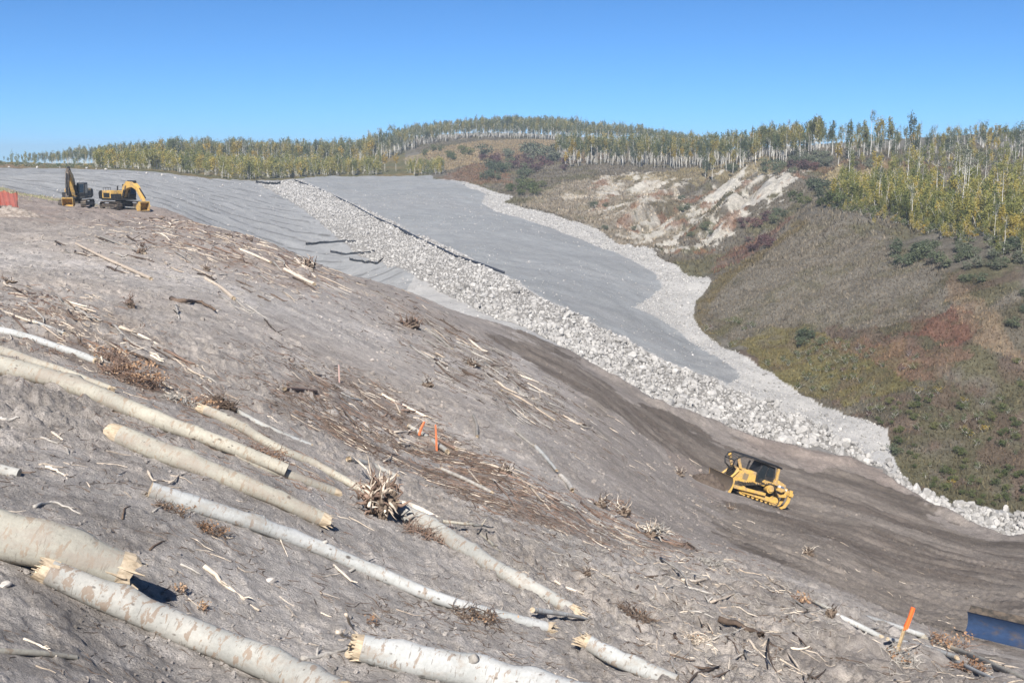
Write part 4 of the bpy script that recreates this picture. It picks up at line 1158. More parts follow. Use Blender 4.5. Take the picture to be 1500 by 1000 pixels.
def excavator(M, label, boom, stick, bucket, stick_mat=None):
    e = empty('excavator', (0, 0, 0), label, 'excavator', M=M)
    circs = [(1.75, .46, .38), (-1.75, .46, .38)]
    for s in (1, -1):
        y0, y1 = (1.0, 1.6) if s > 0 else (-1.6, -1.0)
        tr = belt(circs, y0, y1).build('track', drk, e)
        fr = MB(); fr.prism([(-1.7, .26), (1.7, .26), (1.9, .46), (1.7, .68), (-1.7, .68), (-1.9, .46)], y0 + .08, y1 - .08); fr.build('track_frame', drk, tr)
    ca = MB(); ca.box((-.9, -1.05, .45), (.9, 1.05, .85)); disc(MB(), 0, 0, 1, 0, 1)
    ca.tube([(0, 0, .8), (0, 0, 1.08)], .62, 20); ca.build('undercarriage', drk, e)
    up = MB(); up.box((-2.0, -1.35, 1.08), (1.35, 1.35, 1.30)); up.build('turntable_deck', blk, e, bevel=.02)
    hd = MB(); hd.box((-1.95, -1.32, 1.3), (.1, -.45, 2.25)); hd.box((-1.95, -.45, 1.3), (-.35, 1.3, 2.2)); hd.build('engine_cover', yel, e, bevel=.06)
    db = MB(); db.box((.1, -1.32, 1.3), (1.25, -.5, 1.85)); db.build('tool_box', blk, e, bevel=.03)
    for a_, b_ in (((-1.6, -1.345, 1.4), (-.1, -1.315, 1.95)), ((-1.7, 1.295, 1.4), (-.4, 1.325, 1.95))):
        db = MB(); db.box(a_, b_); db.build('side_panel', blk, e, bevel=.01)
    rl = MB()
    for x in (-1.8, -1.2, -.6, 0): rl.tube([(x, -1.2, 2.25), (x, -1.2, 2.6)], .025, 5)
    rl.tube([(-1.8, -1.2, 2.6), (0, -1.2, 2.6)], .03, 5); rl.tube([(-1.5, .5, 2.2), (-1.5, .5, 2.75)], .09, 8); rl.build('handrail', blk, e)
    cw = MB(); cw.prism([(-2.75, 1.25), (-1.95, 1.15), (-1.95, 2.25), (-2.6, 2.2), (-2.85, 1.9)], -1.35, 1.35); cw.build('counterweight', blk, e, bevel=.08)
    cb = MB(); cb.prism([(-.25, 1.3), (1.3, 1.3), (1.45, 1.75), (1.25, 2.85), (.9, 2.98), (-.25, 2.98)], .42, 1.34); c_ = cb.build('cab', blk, e, bevel=.05)
    w = MB(); w.prism([(.05, 1.75), (1.2, 1.75), (1.12, 2.75), (.05, 2.8)], 1.345, 1.36); w.build('side_window', glass, c_)
    w = MB(); w.add([(1.47, .5, 1.8), (1.47, 1.26, 1.8), (1.28, 1.26, 2.82), (1.28, .5, 2.82)], [(0, 1, 2, 3)]); w.build('windscreen', glass, c_)
    def arm(pts, wd, name, mat):
        mb = MB(); n = len(pts); tp = []; bt = []
        for i, (x, z, h_) in enumerate(pts):
            a = Vector((pts[min(i + 1, n - 1)][0] - pts[max(i - 1, 0)][0], pts[min(i + 1, n - 1)][1] - pts[max(i - 1, 0)][1])).normalized()
            tp.append((x - a.y * h_, z + a.x * h_)); bt.append((x + a.y * h_, z - a.x * h_))
        mb.prism(bt + tp[::-1], -wd, wd); return mb.build(name, mat, e, bevel=.03)
    bo = arm(boom, .24, 'boom', yel)
    for s in (1, -1):
        m_ = boom[2]; cy = MB(); b0 = (1.25, s * .36, 1.45); b1 = (m_[0], s * .36, m_[1] - .1); md = tuple((b0[i] * .4 + b1[i] * .6) for i in range(3))
        cy.tube([b0, md], .15, 10); cy.build('boom_cylinder', blk, e); cy = MB(); cy.tube([md, b1], .06, 8); cy.build('cylinder_rod', stl, e)
    a, b2 = boom[-3], stick[0]; cy = MB(); cy.tube([(a[0], 0, a[1] + .35), (b2[0], 0, b2[1] + .25)], .17, 10); cy.build('stick_cylinder', blk, e)
    arm(stick, .19, 'stick', stick_mat or yel)
    s0, s1 = stick[1], stick[-1]; cy = MB(); cy.tube([(s0[0] + .4, 0, s0[1]), (s1[0] + .35, 0, s1[1] + .5)], .08, 8); cy.build('bucket_cylinder', blk, e)
    bx, bz, ang_ = bucket; mb = MB(); pr = [(0, .15), (-.25, .1), (-.75, -.25), (-.95, -.75), (-.6, -1.05), (.1, -1.0), (.12, -.92), (-.55, -.95), (-.85, -.72), (-.66, -.3), (-.2, -.02), (.0, 0)]
    ca_, sa_ = math.cos(ang_), math.sin(ang_)
    tf = lambda q: [(bx + x * ca_ - z * sa_, bz + x * sa_ + z * ca_) for x, z in q]
    mb.prism(tf(pr), -.6, .6)
    for s in (1, -1): mb.prism(tf([(0, .12), (-.7, -.25), (-.92, -.75), (-.58, -1.02), (.1, -.97), (.12, -.3)]), min(s * .58, s * .63), max(s * .58, s * .63))
    bk = mb.build('bucket', bucket_m, e)
    th = MB()
    for k in range(5): th.prism(tf([(.08, -1.04), (.42, -.98), (.08, -.92)]), -.58 + k * .27, -.48 + k * .27)
    th.build('bucket_teeth', stl, bk)
    return e
bucket_m = plain('scuffed_bucket_paint', (.50, .32, .08), .6, dirt=.55, dcol=(.22, .16, .12), dscale=2.2)
def stand(u, y, h, tilt=0):
    p = ground(u, y); a = math.atan2(h[1], h[0])
    z0 = max(gz(p.x + dx, p.y + dy) for dx in (-1, 1) for dy in (-1, 1))
    return Matrix.Translation((p.x, p.y, z0 - .12)) @ Matrix.Rotation(a, 4, 'Z')
excavator(stand(117, 135, (.12, -1)), 'yellow and black excavator facing the camera with its boom raised, left of the two',
          [(.9, 1.5, .24), (1.3, 2.4, .38), (1.9, 3.6, .42), (2.7, 4.15, .30), (3.15, 4.2, .22)], [(2.75, 4.6, .15), (3.2, 4.15, .30), (3.6, 2.7, .22), (3.9, 1.3, .16)], (4.05, 1.15, -.25), drk)
excavator(stand(181, 134, (.74, -.67)), 'yellow excavator turned to the right with its boom arched low over its bucket',
          [(.9, 1.5, .24), (1.3, 2.5, .36), (2.0, 2.95, .42), (3.2, 3.0, .32), (4.1, 2.6, .22)], [(3.7, 3.05, .15), (4.2, 2.55, .30), (4.85, 1.8, .22), (5.5, .95, .16)], (5.6, .9, -.1))

# ------------------------------------------------------------------ orange fence, silt fences, drain pipe, stakes
net, t, b = nodes('orange_safety_net'); b.inputs['Base Color'].default_value = (.60, .12, .08, 1)
tp = N(t, 'ShaderNodeBsdfTransparent'); mx = N(t, 'ShaderNodeMixShader'); mx.inputs[0].default_value = .40
tl = N(t, 'ShaderNodeBsdfTranslucent'); tl.inputs[0].default_value = (.8, .12, .06, 1); m2 = N(t, 'ShaderNodeMixShader'); m2.inputs[0].default_value = .35
t.links.new(b.outputs[0], m2.inputs[1]); t.links.new(tl.outputs[0], m2.inputs[2]); t.links.new(m2.outputs[0], mx.inputs[1]); t.links.new(tp.outputs[0], mx.inputs[2])
t.links.new(mx.outputs[0], t.nodes['Material Output'].inputs[0])
e = empty('safety_fence', ground(15, 98), 'orange mesh safety fence at the left edge of the terrace', 'fence')
V = []; nx, nz_ = 90, 12; p0 = ground(-75, 97); p1 = ground(31, 98.5)
for i in range(nx + 1):
    s = i / nx; q = p0.lerp(p1, s)
    for j in range(nz_ + 1):
        h = j / nz_; sag = .16 * math.sin(s * math.pi * 6) ** 2
        fold = .16 * math.sin(s * 70 + h * 2) * (1 - .3 * h) + .1 * math.sin(s * 160 + h * 5)
        V.append((q.x, q.y + fold, gz(q.x, q.y) + .30 + h * (1.35 - sag)))
V = np.array(V) - np.array(e.location)
I = np.arange((nx + 1) * (nz_ + 1)).reshape(nx + 1, nz_ + 1)
new_mesh('fence_net', V, np.stack([I[:-1, :-1], I[1:, :-1], I[1:, 1:], I[:-1, 1:]], -1).reshape(-1, 4), net, e, True)
for s in (.0, .25, .5, .75, .985):
    q = p0.lerp(p1, s); mb = MB(); b0 = q - e.location
    mb.tube([(b0.x, b0.y + .12, gz(q.x, q.y) - e.location.z - .2), (b0.x + .03, b0.y + .1, gz(q.x, q.y) - e.location.z + 1.75)], .035, 6); mb.build('fence_post', drk, e)
hp = ground(20, 92); heap('dirt_heap', hp, 2.6, 1.6, .62, .1, soil_lt, 'lumpy heap of soil and debris below the orange fence', 'dirt heap', 7, n=44)
hp = ground(-30, 91); heap('dirt_heap', hp, 3.0, 1.6, .5, .1, soil_lt, 'lower heap of soil left of the one below the orange fence', 'dirt heap', 8, n=40)

silt = plain('black_silt_cloth', (.018, .022, .03), .7, dirt=.15, dcol=(.1, .1, .1))
def silt_fence(pts, h, label):
    P_ = [at(u, v) for u, v in pts]; mb = MB(); o0 = P_[0]
    fine_ = []
    for a, b2 in zip(P_[:-1], P_[1:]):
        n_ = max(2, int((b2 - a).length / .8))
        for k in range(n_): fine_.append(a.lerp(b2, k / n_))
    fine_.append(P_[-1])
    e = empty('silt_fence', o0, label, 'silt fence')
    for a, b2 in zip(fine_[:-1], fine_[1:]):
        ha = h * random.uniform(.8, 1.1); hb = ha * random.uniform(.9, 1.1)
        za, zb = gz(a.x, a.y) - .08, gz(b2.x, b2.y) - .08
        V = [(a.x, a.y, za), (b2.x, b2.y, zb), (b2.x, b2.y + .1, zb + hb), (a.x, a.y + .1, za + ha)]
        V = [tuple(Vector(v) - o0) for v in V]; V += [(x, y + .03, z) for x, y, z in V]
        mb.add(V, [(0, 1, 2, 3), (7, 6, 5, 4), (3, 2, 6, 7), (0, 3, 7, 4), (1, 5, 6, 2)])
    mb.build('fence_cloth', silt, e)
    for p_ in fine_[::3]:
        m3 = MB(); q = p_ - o0; zz = gz(p_.x, p_.y) - o0.z; m3.tube([(q.x, q.y - .03, zz - .1), (q.x, q.y + .05, zz + h * 1.25)], .035, 5); m3.build('fence_post', drk, e)
silt_fence([(448, 359), (468, 357), (495, 355), (521, 355)], .55, 'uppermost of the three short black silt fences beside the riprap')
silt_fence([(484, 370), (500, 373), (525, 372), (549, 369)], .5, 'middle of the three short black silt fences beside the riprap')
silt_fence([(512, 381), (530, 384), (553, 387), (562, 380)], .5, 'lowest black silt fence beside the riprap, hooked at its right end')
silt_fence([(375, 268.5), (392, 271), (411, 269.5)], 1.0, 'sagging black fabric barrier across the head of the riprap channel')
pipe_m = plain('black_drain_pipe', (.02, .025, .04), .5)
pp = [at(u, v) for u, v in [(432,265),(452,272),(470,279),(496,291),(520,303),(548,319),(580,333),(612,350),(640,363),(668,377),(700,387),(738,401)]]
mb = MB(); mb.tube([p_ - pp[0] + Vector((0, 0, gz(p_.x, p_.y) - p_.z + .22)) for p_ in pp], .2, 8)
o = mb.build('drain_pipe', pipe_m, None, True); o.location = pp[0]; tag(o, 'long dark drain hose running down between the riprap and the smooth fill', 'drain pipe')

stake_m = plain('stake_wood', (.45, .34, .2), .8, dirt=.2, dcol=(.3, .2, .12), dscale=6)
org = plain('orange_ribbon', (.85, .16, .04), .6); orgp = plain('orange_stake_paint', (.72, .22, .10), .7, dirt=.15)
def stake(u, v, hpx, label, lean=0, flag=False, mat=None, wpx=3):
    p = at(u, v); h = hpx * p.length / F; r = wpx * p.length / F / 2
    e = empty('survey_stake', p, label, 'stake')
    mb = MB(); mb.tube([(0, 0, -.15), (lean * h * .5, 0, h * .5), (lean * h, 0, h)], [r, r, r * .8], 4); mb.build('stake_shaft', mat or stake_m, e)
    if flag:
        # ribbon wound round the top, its loose tail hanging down
        mb = MB(); mb.tube([(lean * h * .60, -.01, h * .58), (lean * h * .8, -.015, h * .80), (lean * h * 1.01, 0, h * 1.02)], [r * 1.3, r * 1.0, r * 1.2], 6); mb.build('ribbon', org, e)
        mb = MB()
        mb.add([(lean * h * .93, -.03, h * .98), (lean * h * .93 + .05, -.03, h * .96), (lean * h * .62 + .02, -.06, h * .55), (lean * h * .62 - .07, -.05, h * .53), (lean * h * .9, -.025, h * .98), (lean * h * .93 + .05, -.022, h * .955), (lean * h * .62 + .02, -.05, h * .55), (lean * h * .62 - .07, -.04, h * .53)], [(0, 1, 2, 3), (7, 6, 5, 4), (0, 3, 7, 4), (1, 5, 6, 2), (3, 2, 6, 7)]); mb.build('ribbon_tail', org, e)
stake(1311, 955, 62, 'leaning wooden stake topped with a bright orange ribbon at lower right', .33, True, wpx=5)
stake(640, 660, 39, 'upright orange brown survey stake among debris in the middle of the slope', -.04, mat=orgp)
stake(612, 637, 20, 'shorter orange stake leaning right, just left of the upright orange one', .5, mat=orgp, wpx=4)
stake(497, 560, 26, 'thin pale pink stake standing alone above the brush in the middle', 0, mat=plain('pale_pink_paint', (.6, .42, .38), .7), wpx=2)
# ------------------------------------------------------------------ felled logs and debris
def log_mat(name, base, base2, scuff, mark, sc_amt=.5, mk=.60):
    m, t, b = nodes(name)
    co = coords(t); c1 = coords(t, (.55, 1, 1)); c2 = coords(t, (7, 1.3, 1.3)); c3 = coords(t, (2.3, 1, 1))
    c = mul(t, base, base2, ramp(t, noise(t, c1, 2.2, 4, .6), [(.38, 0.0), (.62, 1.0)]), 'MIX')
    c = mul(t, c, ramp(t, noise(t, co, 24, 6, .7), [(.3, .84), (.7, 1.08)]))
    c = mul(t, c, mark, ramp(t, noise(t, c2, 5.5, 5, .65), [(mk, 0.0), (mk + .05, .7)]), 'MIX')            # lenticel bands round the stem
    c = mul(t, c, scuff, ramp(t, noise(t, c3, 6.5, 7, .66, .4), [(.66 - sc_amt * .2, 0.0), (.69 - sc_amt * .2, .9)]), 'MIX')
    v = N(t, 'ShaderNodeTexVoronoi', Scale=2.3); t.links.new(coords(t, (1.0, 1.6, 1.6)), v.inputs['Vector'])
    c = mul(t, c, (.06, .05, .045), ramp(t, v.outputs['Distance'], [(.05, .9), (.11, 0.0)]), 'MIX')
    c = mul(t, c, (.27, .235, .20), ramp(t, noise(t, coords(t, (.4, 1, 1)), 3.1, 8, .72), [(.53, 0.0), (.62, .6)]), 'MIX')
    v2 = N(t, 'ShaderNodeTexVoronoi', Scale=9); t.links.new(coords(t, (.8, 1.5, 1.5)), v2.inputs['Vector'])
    dm = N(t, 'ShaderNodeMath', operation='MULTIPLY'); t.links.new(ramp(t, v2.outputs['Distance'], [(.10, .85), (.19, 0.0)]), dm.inputs[0]); t.links.new(ramp(t, noise(t, co, 3.7, 3), [(.50, 0.0), (.56, 1.0)]), dm.inputs[1])
    c = mul(t, c, (.11, .095, .085), dm.outputs[0], 'MIX')
    c = mul(t, c, (.10, .085, .07), ramp(t, noise(t, coords(t, (1.6, .5, .5)), 9, 6, .7, 1.0), [(.66, 0.0), (.70, .85)]), 'MIX')
    t.links.new(c, b.inputs['Base Color']); b.inputs['Roughness'].default_value = .72
    bump(t, b, noise(t, co, 16, 8, .7), .6, .012)
    return m
BW = log_mat('white_aspen_bark', (.43, .44, .44), (.34, .355, .35), (.25, .205, .17), (.17, .155, .14), .36)
BY = log_mat('yellow_aspen_bark', (.405, .385, .325), (.315, .305, .265), (.27, .22, .17), (.15, .135, .115), .50, .60)
BX = log_mat('mixed_aspen_bark', (.40, .395, .37), (.31, .315, .30), (.25, .2, .16), (.16, .145, .13), .52)
WD, t, b = nodes('raw_split_wood'); co = coords(t, (.25, 1, 1))
c = ramp(t, noise(t, co, 22, 6, .7), [(.3, (.22, .17, .12)), (.5, (.42, .345, .25)), (.75, (.57, .50, .39))]); t.links.new(c, b.inputs['Base Color'])
b.inputs['Roughness'].default_value = .8; bump(t, b, noise(t, co, 40, 4), .8, .01)
def stickm(name, a, b_):
    m, t, b = nodes(name); oi = N(t, 'ShaderNodeObjectInfo'); ge = N(t, 'ShaderNodeNewGeometry')
    ad = N(t, 'ShaderNodeMath', operation='ADD'); t.links.new(oi.outputs['Random'], ad.inputs[0]); t.links.new(ge.outputs['Random Per Island'], ad.inputs[1])
    fr = N(t, 'ShaderNodeMath', operation='FRACT'); t.links.new(ad.outputs[0], fr.inputs[0])
    c = ramp(t, fr.outputs[0], [(0, a), (1, b_)]); c = mul(t, c, ramp(t, noise(t, coords(t), 9, 6, .7), [(.35, .6), (.6, 1.1)]))
    t.links.new(c, b.inputs['Base Color']); b.inputs['Roughness'].default_value = .85; return m
SB = stickm('bleached_stick_wood', (.42, .35, .28), (.68, .61, .52))
SG = stickm('grey_stick_bark', (.24, .225, .205), (.44, .42, .39))
SD = stickm('dark_brown_root_bark', (.07, .052, .042), (.17, .125, .095))
SR = stickm('red_brown_twig_bark', (.13, .09, .07), (.27, .19, .15))
leaf_dead = leaf_mat('dead_orange_leaves', [(0, (.15, .085, .055)), (.5, (.33, .20, .12)), (1, (.52, .38, .26))], .2, 1.0)

def smooth_line(pts, n):
    pts = [Vector(p) for p in pts]
    if len(pts) == 2: return [pts[0].lerp(pts[1], i / n) for i in range(n + 1)]
    L = [0]
    for a, b_ in zip(pts[:-1], pts[1:]): L.append(L[-1] + (b_ - a).length)
    out = []
    A_ = np.array([p[:] for p in pts]); s = np.linspace(0, L[-1], n + 1)
    ext = np.vstack([A_[0] * 2 - A_[1], A_, A_[-1] * 2 - A_[-2]]); LL = np.r_[-(L[1]), L, L[-1] + (L[-1] - L[-2])]
    for q in s:
        i = min(max(np.searchsorted(L, q) - 1, 0), len(pts) - 2); t_ = (q - L[i]) / (L[i + 1] - L[i] + 1e-9)
        p0, p1, p2, p3 = ext[i], ext[i + 1], ext[i + 2], ext[i + 3]
        out.append(Vector((.5 * ((2 * p1) + (-p0 + p2) * t_ + (2 * p0 - 5 * p1 + 4 * p2 - p3) * t_ ** 2 + (-p0 + 3 * p1 - 3 * p2 + p3) * t_ ** 3)).tolist()))
    return out

def local_frame(a, b_):
    d = (b_ - a).normalized(); return Matrix.Translation(a) @ d.to_track_quat('X', 'Z').to_matrix().to_4x4()

def splinters(g, M_inv, end, d, r, L, n=16, mb=None, hollow=0.0):
    "torn wood at a broken end"
    mb = mb or MB(); d = d.normalized(); s1 = d.orthogonal().normalized(); s2 = d.cross(s1)
    for _ in range(n):
        a = g.uniform(0, 6.28); q = r * math.sqrt(g.uniform(hollow, .8)); c = end + (s1 * math.cos(a) + s2 * math.sin(a)) * q - d * r * .6
        l = L * g.uniform(.3, 1.0); fl = (s1 * math.cos(a) + s2 * math.sin(a)) * g.uniform(-.1, .3) * l
        w = r * g.uniform(.05, .19)
        mb.tube([M_inv @ c, M_inv @ (c + d * (l * .55 + r * .6) + fl * .4), M_inv @ (c + d * (l + r * .6) + fl)], [w, w * .85, w * .3], 4, True, .25)
    return mb

def log(pix, dpx, mat, label, name='felled_log', cat='log', lift=.75, ends=('cut', 'cut'), seg=28, knots=(), group=None, sl=3.0, zs=None, n=18, wob=.045, wood=None):
    """pix: centre line in the photo; dpx: width in pixels at each end"""
    g = np.random.default_rng(int(pix[0][0] * 7 + pix[0][1]) % 99991)
    ctr = []; dpx = [q * .9 for q in dpx]
    for i, (u, v) in enumerate(pix):
        dd = dpx[0] + (dpx[-1] - dpx[0]) * i / (len(pix) - 1)
        p = hit(u, v, 0, zsoft); r = dd / 2 * p.length / F
        lf = lift if not hasattr(lift, '__len__') else lift[i]
        p = hit(u, v, r * lf, zsoft); ctr.append(p)
    line = smooth_line(ctr, seg)
    nk0 = len(knots)
    if dpx[0] > 9: knots = list(knots) + [(float(g.uniform(.08, .92)), float(g.uniform(1.2, 4.6)), float(g.uniform(.12, .28))) for _ in range(4)]
    dz_ = np.array([gz(q.x, q.y) - float(zsoft(q.x, q.y)) for q in line]); up_ = max(0.0, float(np.percentile(dz_, 50)))
    line = [q + Vector((0, 0, up_)) for q in line]
    r0 = dpx[0] / 2 * ctr[0].length / F; r1 = dpx[-1] / 2 * ctr[-1].length / F
    M_ = local_frame(line[0], line[-1]); Mi = M_.inverted()
    V = []; Fc = []; up = Vector((0, 0, 1))
    for i, p in enumerate(line):
        s = i / seg; t_ = (line[min(i + 1, seg)] - line[max(i - 1, 0)]).normalized()
        e1 = t_.cross(up).normalized(); e2 = e1.cross(t_); r = r0 + (r1 - r0) * s
        for k in range(n):
            a = 2 * math.pi * k / n; ln = s * (line[-1] - line[0]).length
            rr_ = r * (1 + (float(vnoise(np.array([ln * 2.2 + 9]), np.array([k * 6 / n + (6 if 0 else 0)]), 600)[0]) - .5) * wob * 3 * min(1, min(k, n - k) / 2 + .3))
            for (ks, ka, kh) in knots:
                da = (a - ka + math.pi) % (2 * math.pi) - math.pi; rr_ += r * kh * math.exp(-((s - ks) * (line[-1] - line[0]).length / (r * .8)) ** 2 - (da / .6) ** 2)
            V.append(Mi @ (p + (e1 * math.cos(a) + e2 * math.sin(a)) * rr_))
    for i in range(seg):
        for k in range(n):
            a = i * n + k; b_ = i * n + (k + 1) % n; Fc.append((a, b_, b_ + n, a + n))
    e = empty(name, (0, 0, 0), label, cat, group, M=M_)
    bk = new_mesh('bark', V, Fc, mat, e, True)
    for end, kind in ((0, ends[0]), (1, ends[1])):
        i = 0 if end == 0 else seg; rr_ = r0 if end == 0 else r1; d = (line[0] - line[1]) if end == 0 else (line[-1] - line[-2]); d.normalize()
        ring = V[i * n:(i + 1) * n]; cpt = Mi @ line[i]; dl = Mi.to_3x3() @ d
        if kind == 'cut':
            mb = MB(); mb.v = [tuple(v) for v in ring] + [tuple(cpt + dl * rr_ * .12)]
            mb.f = [(k, (k + 1) % n, n) if end else ((k + 1) % n, k, n) for k in range(n)]
            mb.build('cut_end', wood or WD, e)
        else:
            # torn wood: ragged shells of fibre running out further on one side
            mb = MB(); side = g.uniform(0, 6.28); rings_ = [[Vector(v) for v in ring]]
            for (rs, l0, l1) in ((1.0, .02, .55), (.93, .5, 1.5), (.5, .0, .7)):
                rg = []; pk = [g.uniform(.1, 1.0) for _ in range(n)]
                for k in range(n):
                    a = 2 * math.pi * k / n; bias = .5 + .5 * math.cos(a - side)
                    ln_ = rr_ * (l0 + (l1 - l0) * sl * .8 * bias ** 1.5 * (.82 * pk[k // 3] + .18 * pk[k]))
                    rg.append(cpt + (Vector(ring[k]) - cpt) * rs * (.9 + .12 * pk[k // 3]) + dl * ln_)
                rings_.append(rg)
            b0 = 0
            for rg in rings_: mb.v += [tuple(v) for v in rg]
            mb.v.append(tuple(cpt + dl * rr_ * .2))
            for q in range(3):
                for k in range(n): mb.f.append((q * n + k, q * n + (k + 1) % n, (q + 1) * n + (k + 1) % n, (q + 1) * n + k))
            for k in range(n): mb.f.append((3 * n + k, 3 * n + (k + 1) % n, 4 * n))
            mb.build('torn_end', WD, e)
            d2 = (d + Vector(g.normal(size=3).tolist()) * .12)
            splinters(g, Mi, line[i], d2, rr_, rr_ * sl * .9, 16).build('splinters', WD, e)
    for (ks, ka, kh) in knots[:nk0]:
        if kh < .3: continue
        i = int(ks * seg); t_ = (line[min(i + 1, seg)] - line[max(i - 1, 0)]).normalized(); e1 = t_.cross(up).normalized(); e2 = e1.cross(t_); rk = r0 + (r1 - r0) * ks
        o_k = e1 * math.cos(ka) + e2 * math.sin(ka); c0 = line[i] + o_k * rk * .7; tip_ = (o_k + t_ * g.uniform(.3, 1.1)).normalized()
        mb = MB(); w = rk * g.uniform(.2, .3); mb.tube([Mi @ c0, Mi @ (c0 + tip_ * rk * .6), Mi @ (c0 + tip_ * rk * g.uniform(.6, .95))], [w * 1.35, w, w * .85], 9, True, .12); mb.build('branch_stub', g.choice([0, 1]) and SG or mat, e, True)
    return e, line, (r0, r1)

def branch(pix, dpx, mat, label, name='branch', cat='branch', lift=.5, group=None, hs=None, seg=10):
    ctr = []
    for i, (u, v) in enumerate(pix):
        p = hit(u, v, 0, zfin); r = dpx * p.length / F / 2
        p = hit(u, v, (hs[i] if hs else 0) + r * lift, zfin); ctr.append(p)
    r = dpx * ctr[0].length / F / 2; ln = smooth_line(ctr, seg); o0 = ln[0]
    mb = MB(); mb.tube([p - o0 + Vector((random.uniform(-1, 1), random.uniform(-1, 1), random.uniform(-.6, .6))) * r * .7 for p in ln], [r * (1 - .55 * i / seg) for i in range(seg + 1)], 7, True, .12)
    for _ in range(2 if len(pix) > 2 else 1):
        i = random.randrange(2, seg - 1); d = (ln[i + 1] - ln[i]).normalized(); w = Vector((random.uniform(-.6, .6), random.uniform(-.6, .6), random.uniform(.1, .8))); L = (ln[-1] - ln[0]).length * .16
        q = ln[i] - o0; mb.tube([q, q + (d + w).normalized() * L * .6, q + (d + w * .7).normalized() * L], [r * .5, r * .35, r * .12], 5)
    o = mb.build(name, mat, None, True); o.location = o0
    return tag(o, label, cat, group)

# --- the big logs of the foreground
log([(-60,775),(60,803),(172,838)], (68,58), BY, 'thickest yellowish log at the left edge with a torn broken right end', ends=('cut','split'), lift=(1.0,1.3,1.7), sl=1.7, knots=[(.55,1.6,.15)])
log([(72,842),(160,880),(280,932),(400,980),(500,1030)], (40,56), BX, 'long pale log from beneath the thickest log to the bottom edge', ends=('split','cut'), lift=(1.0,.95,.9,.9,.9), sl=1.4, knots=[(.2,2.0,.2),(.62,1.2,.25),(.85,2,.2)])
log([(530,952),(620,972),(740,1000),(900,1045)], (44,62), BW, 'big white log at the bottom edge with torn branches at its left end', ends=('split','cut'), lift=(.9,.85,.8,.8), sl=1.3, knots=[(.15,1.8,.22),(.4,1.1,.3)])
log([(220,720),(345,760),(450,797),(545,838),(660,884),(800,920)], (27,17), BW, 'long bright white birch like log curving down through the foreground centre', ends=('cut','split'), lift=.85, sl=4, knots=[(.25,1.6,.35),(.42,1.3,.35),(.56,1.9,.25),(.1,2.4,.2)], seg=44)
log([(178,642),(260,675),(370,718),(470,763)], (33,24), BY, 'yellow grey log with a long splintered left end above the white log', ends=('split','split'), lift=.8, sl=2.4, knots=[(.35,1.7,.25),(.8,1.6,.2)])
log([(-50,528),(100,567),(230,620),(340,660),(420,694)], (30,20), BY, 'longest straight grey yellow log entering at the left edge with dark knots', ends=('cut','cut'), lift=.95, knots=[(.31,2.6,.55),(.45,4.4,.6),(.8,4.4,.4),(.62,2,.2)], seg=44, wood=SD)
log([(345,668),(415,695),(488,722)], (18,15), BY, 'short log continuing below the right end of the longest straight log', ends=('cut','split'), lift=.5, sl=2)
log([(-30,508),(40,532),(105,553),(160,574)], (15,9), BY, 'thin crooked yellow log just above the longest log at the left', ends=('cut','split'), lift=.8, wob=.1)
log([(-40,478),(30,494),(80,510),(140,532)], (10,11), BW, 'weathered white broken log highest at the left edge', ends=('cut','split'), lift=.7, wob=.12, sl=1.5)
log([(302,603),(345,622),(400,655),(470,686),(560,735),(640,765)], (17,9), BY, 'slender yellow green log running from the leafy brush towards the upturned stump', ends=('split','cut'), lift=.9, seg=40, knots=[(.2,2,.2),(.5,1,.25)])
log([(340,600),(390,628),(455,655)], (7,6), BW, 'thin bleached stem lying right of the slender yellow green log', ends=('split','split'), lift=.6, wob=.15, sl=2)
log([(585,752),(660,795),(740,845),(835,897)], (30,21), BX, 'muddy peeled trunk lying from the upturned stump to the white log tip', ends=('cut','split'), lift=.75, sl=3.4, knots=[(.2,2,.2),(.5,1.8,.25)], wob=.08)
log([(582,738),(610,746),(652,768)], (11,8), SB, 'short pale bare stem behind the upturned stump', lift=.9, ends=('split','cut'))
log([(862,950),(905,973),(990,1008)], (26,24), BW, 'broken white log with splintered left end at the bottom right of centre', ends=('split','cut'), lift=(1.3,1.0,.8), sl=2.4, knots=[(.5,1.6,.2)])
log([(-30,682),(28,695)], (17,16), BX, 'stub of a pale log poking in at the left edge', ends=('cut','cut'), lift=.9)
log([(-30,958),(50,960),(112,967)], (11,7), BY, 'thin pale pole at the lower left corner', ends=('cut','cut'), lift=.9)
log([(780,897),(820,902),(865,910)], (9,5), BW, 'short white branch crossing the tip of the long white log', lift=3.2, ends=('cut','split'))
# --- along the bank at the lower right
RB = [([(1222,903),(1255,918),(1290,936)], (9,8), BW), ([(1262,905),(1305,918),(1352,934)], (7,8), BW), ([(1300,945),(1350,955),(1400,972)], (6,7), BW), ([(1345,932),(1400,952),(1455,975),(1510,1003)], (7,8), BY), ([(1420,962),(1470,985),(1520,1008)], (9,8), BY), ([(1390,968),(1440,992),(1500,1020)], (6,6), BW), ([(1180,876),(1215,893),(1250,905)], (5,5), BX)]
RL = ['pale log just right of the dark broken stump on the bank', 'grey pole lying parallel behind the pale log by the stump', 'slim white pole passing below the orange ribbon stake', 'longest grey pole running from the ribbon stake to the lower right corner',
      'thicker pale log in the lower right corner', 'thin white pole nearest the lower right corner', 'thin grey pole left of the dark broken stump on the bank']
for (px, dp, mt), lb in zip(RB, RL): log(px, dp, mt, lb, lift=1.0, ends=('cut', 'split'), seg=16, n=10, sl=2)
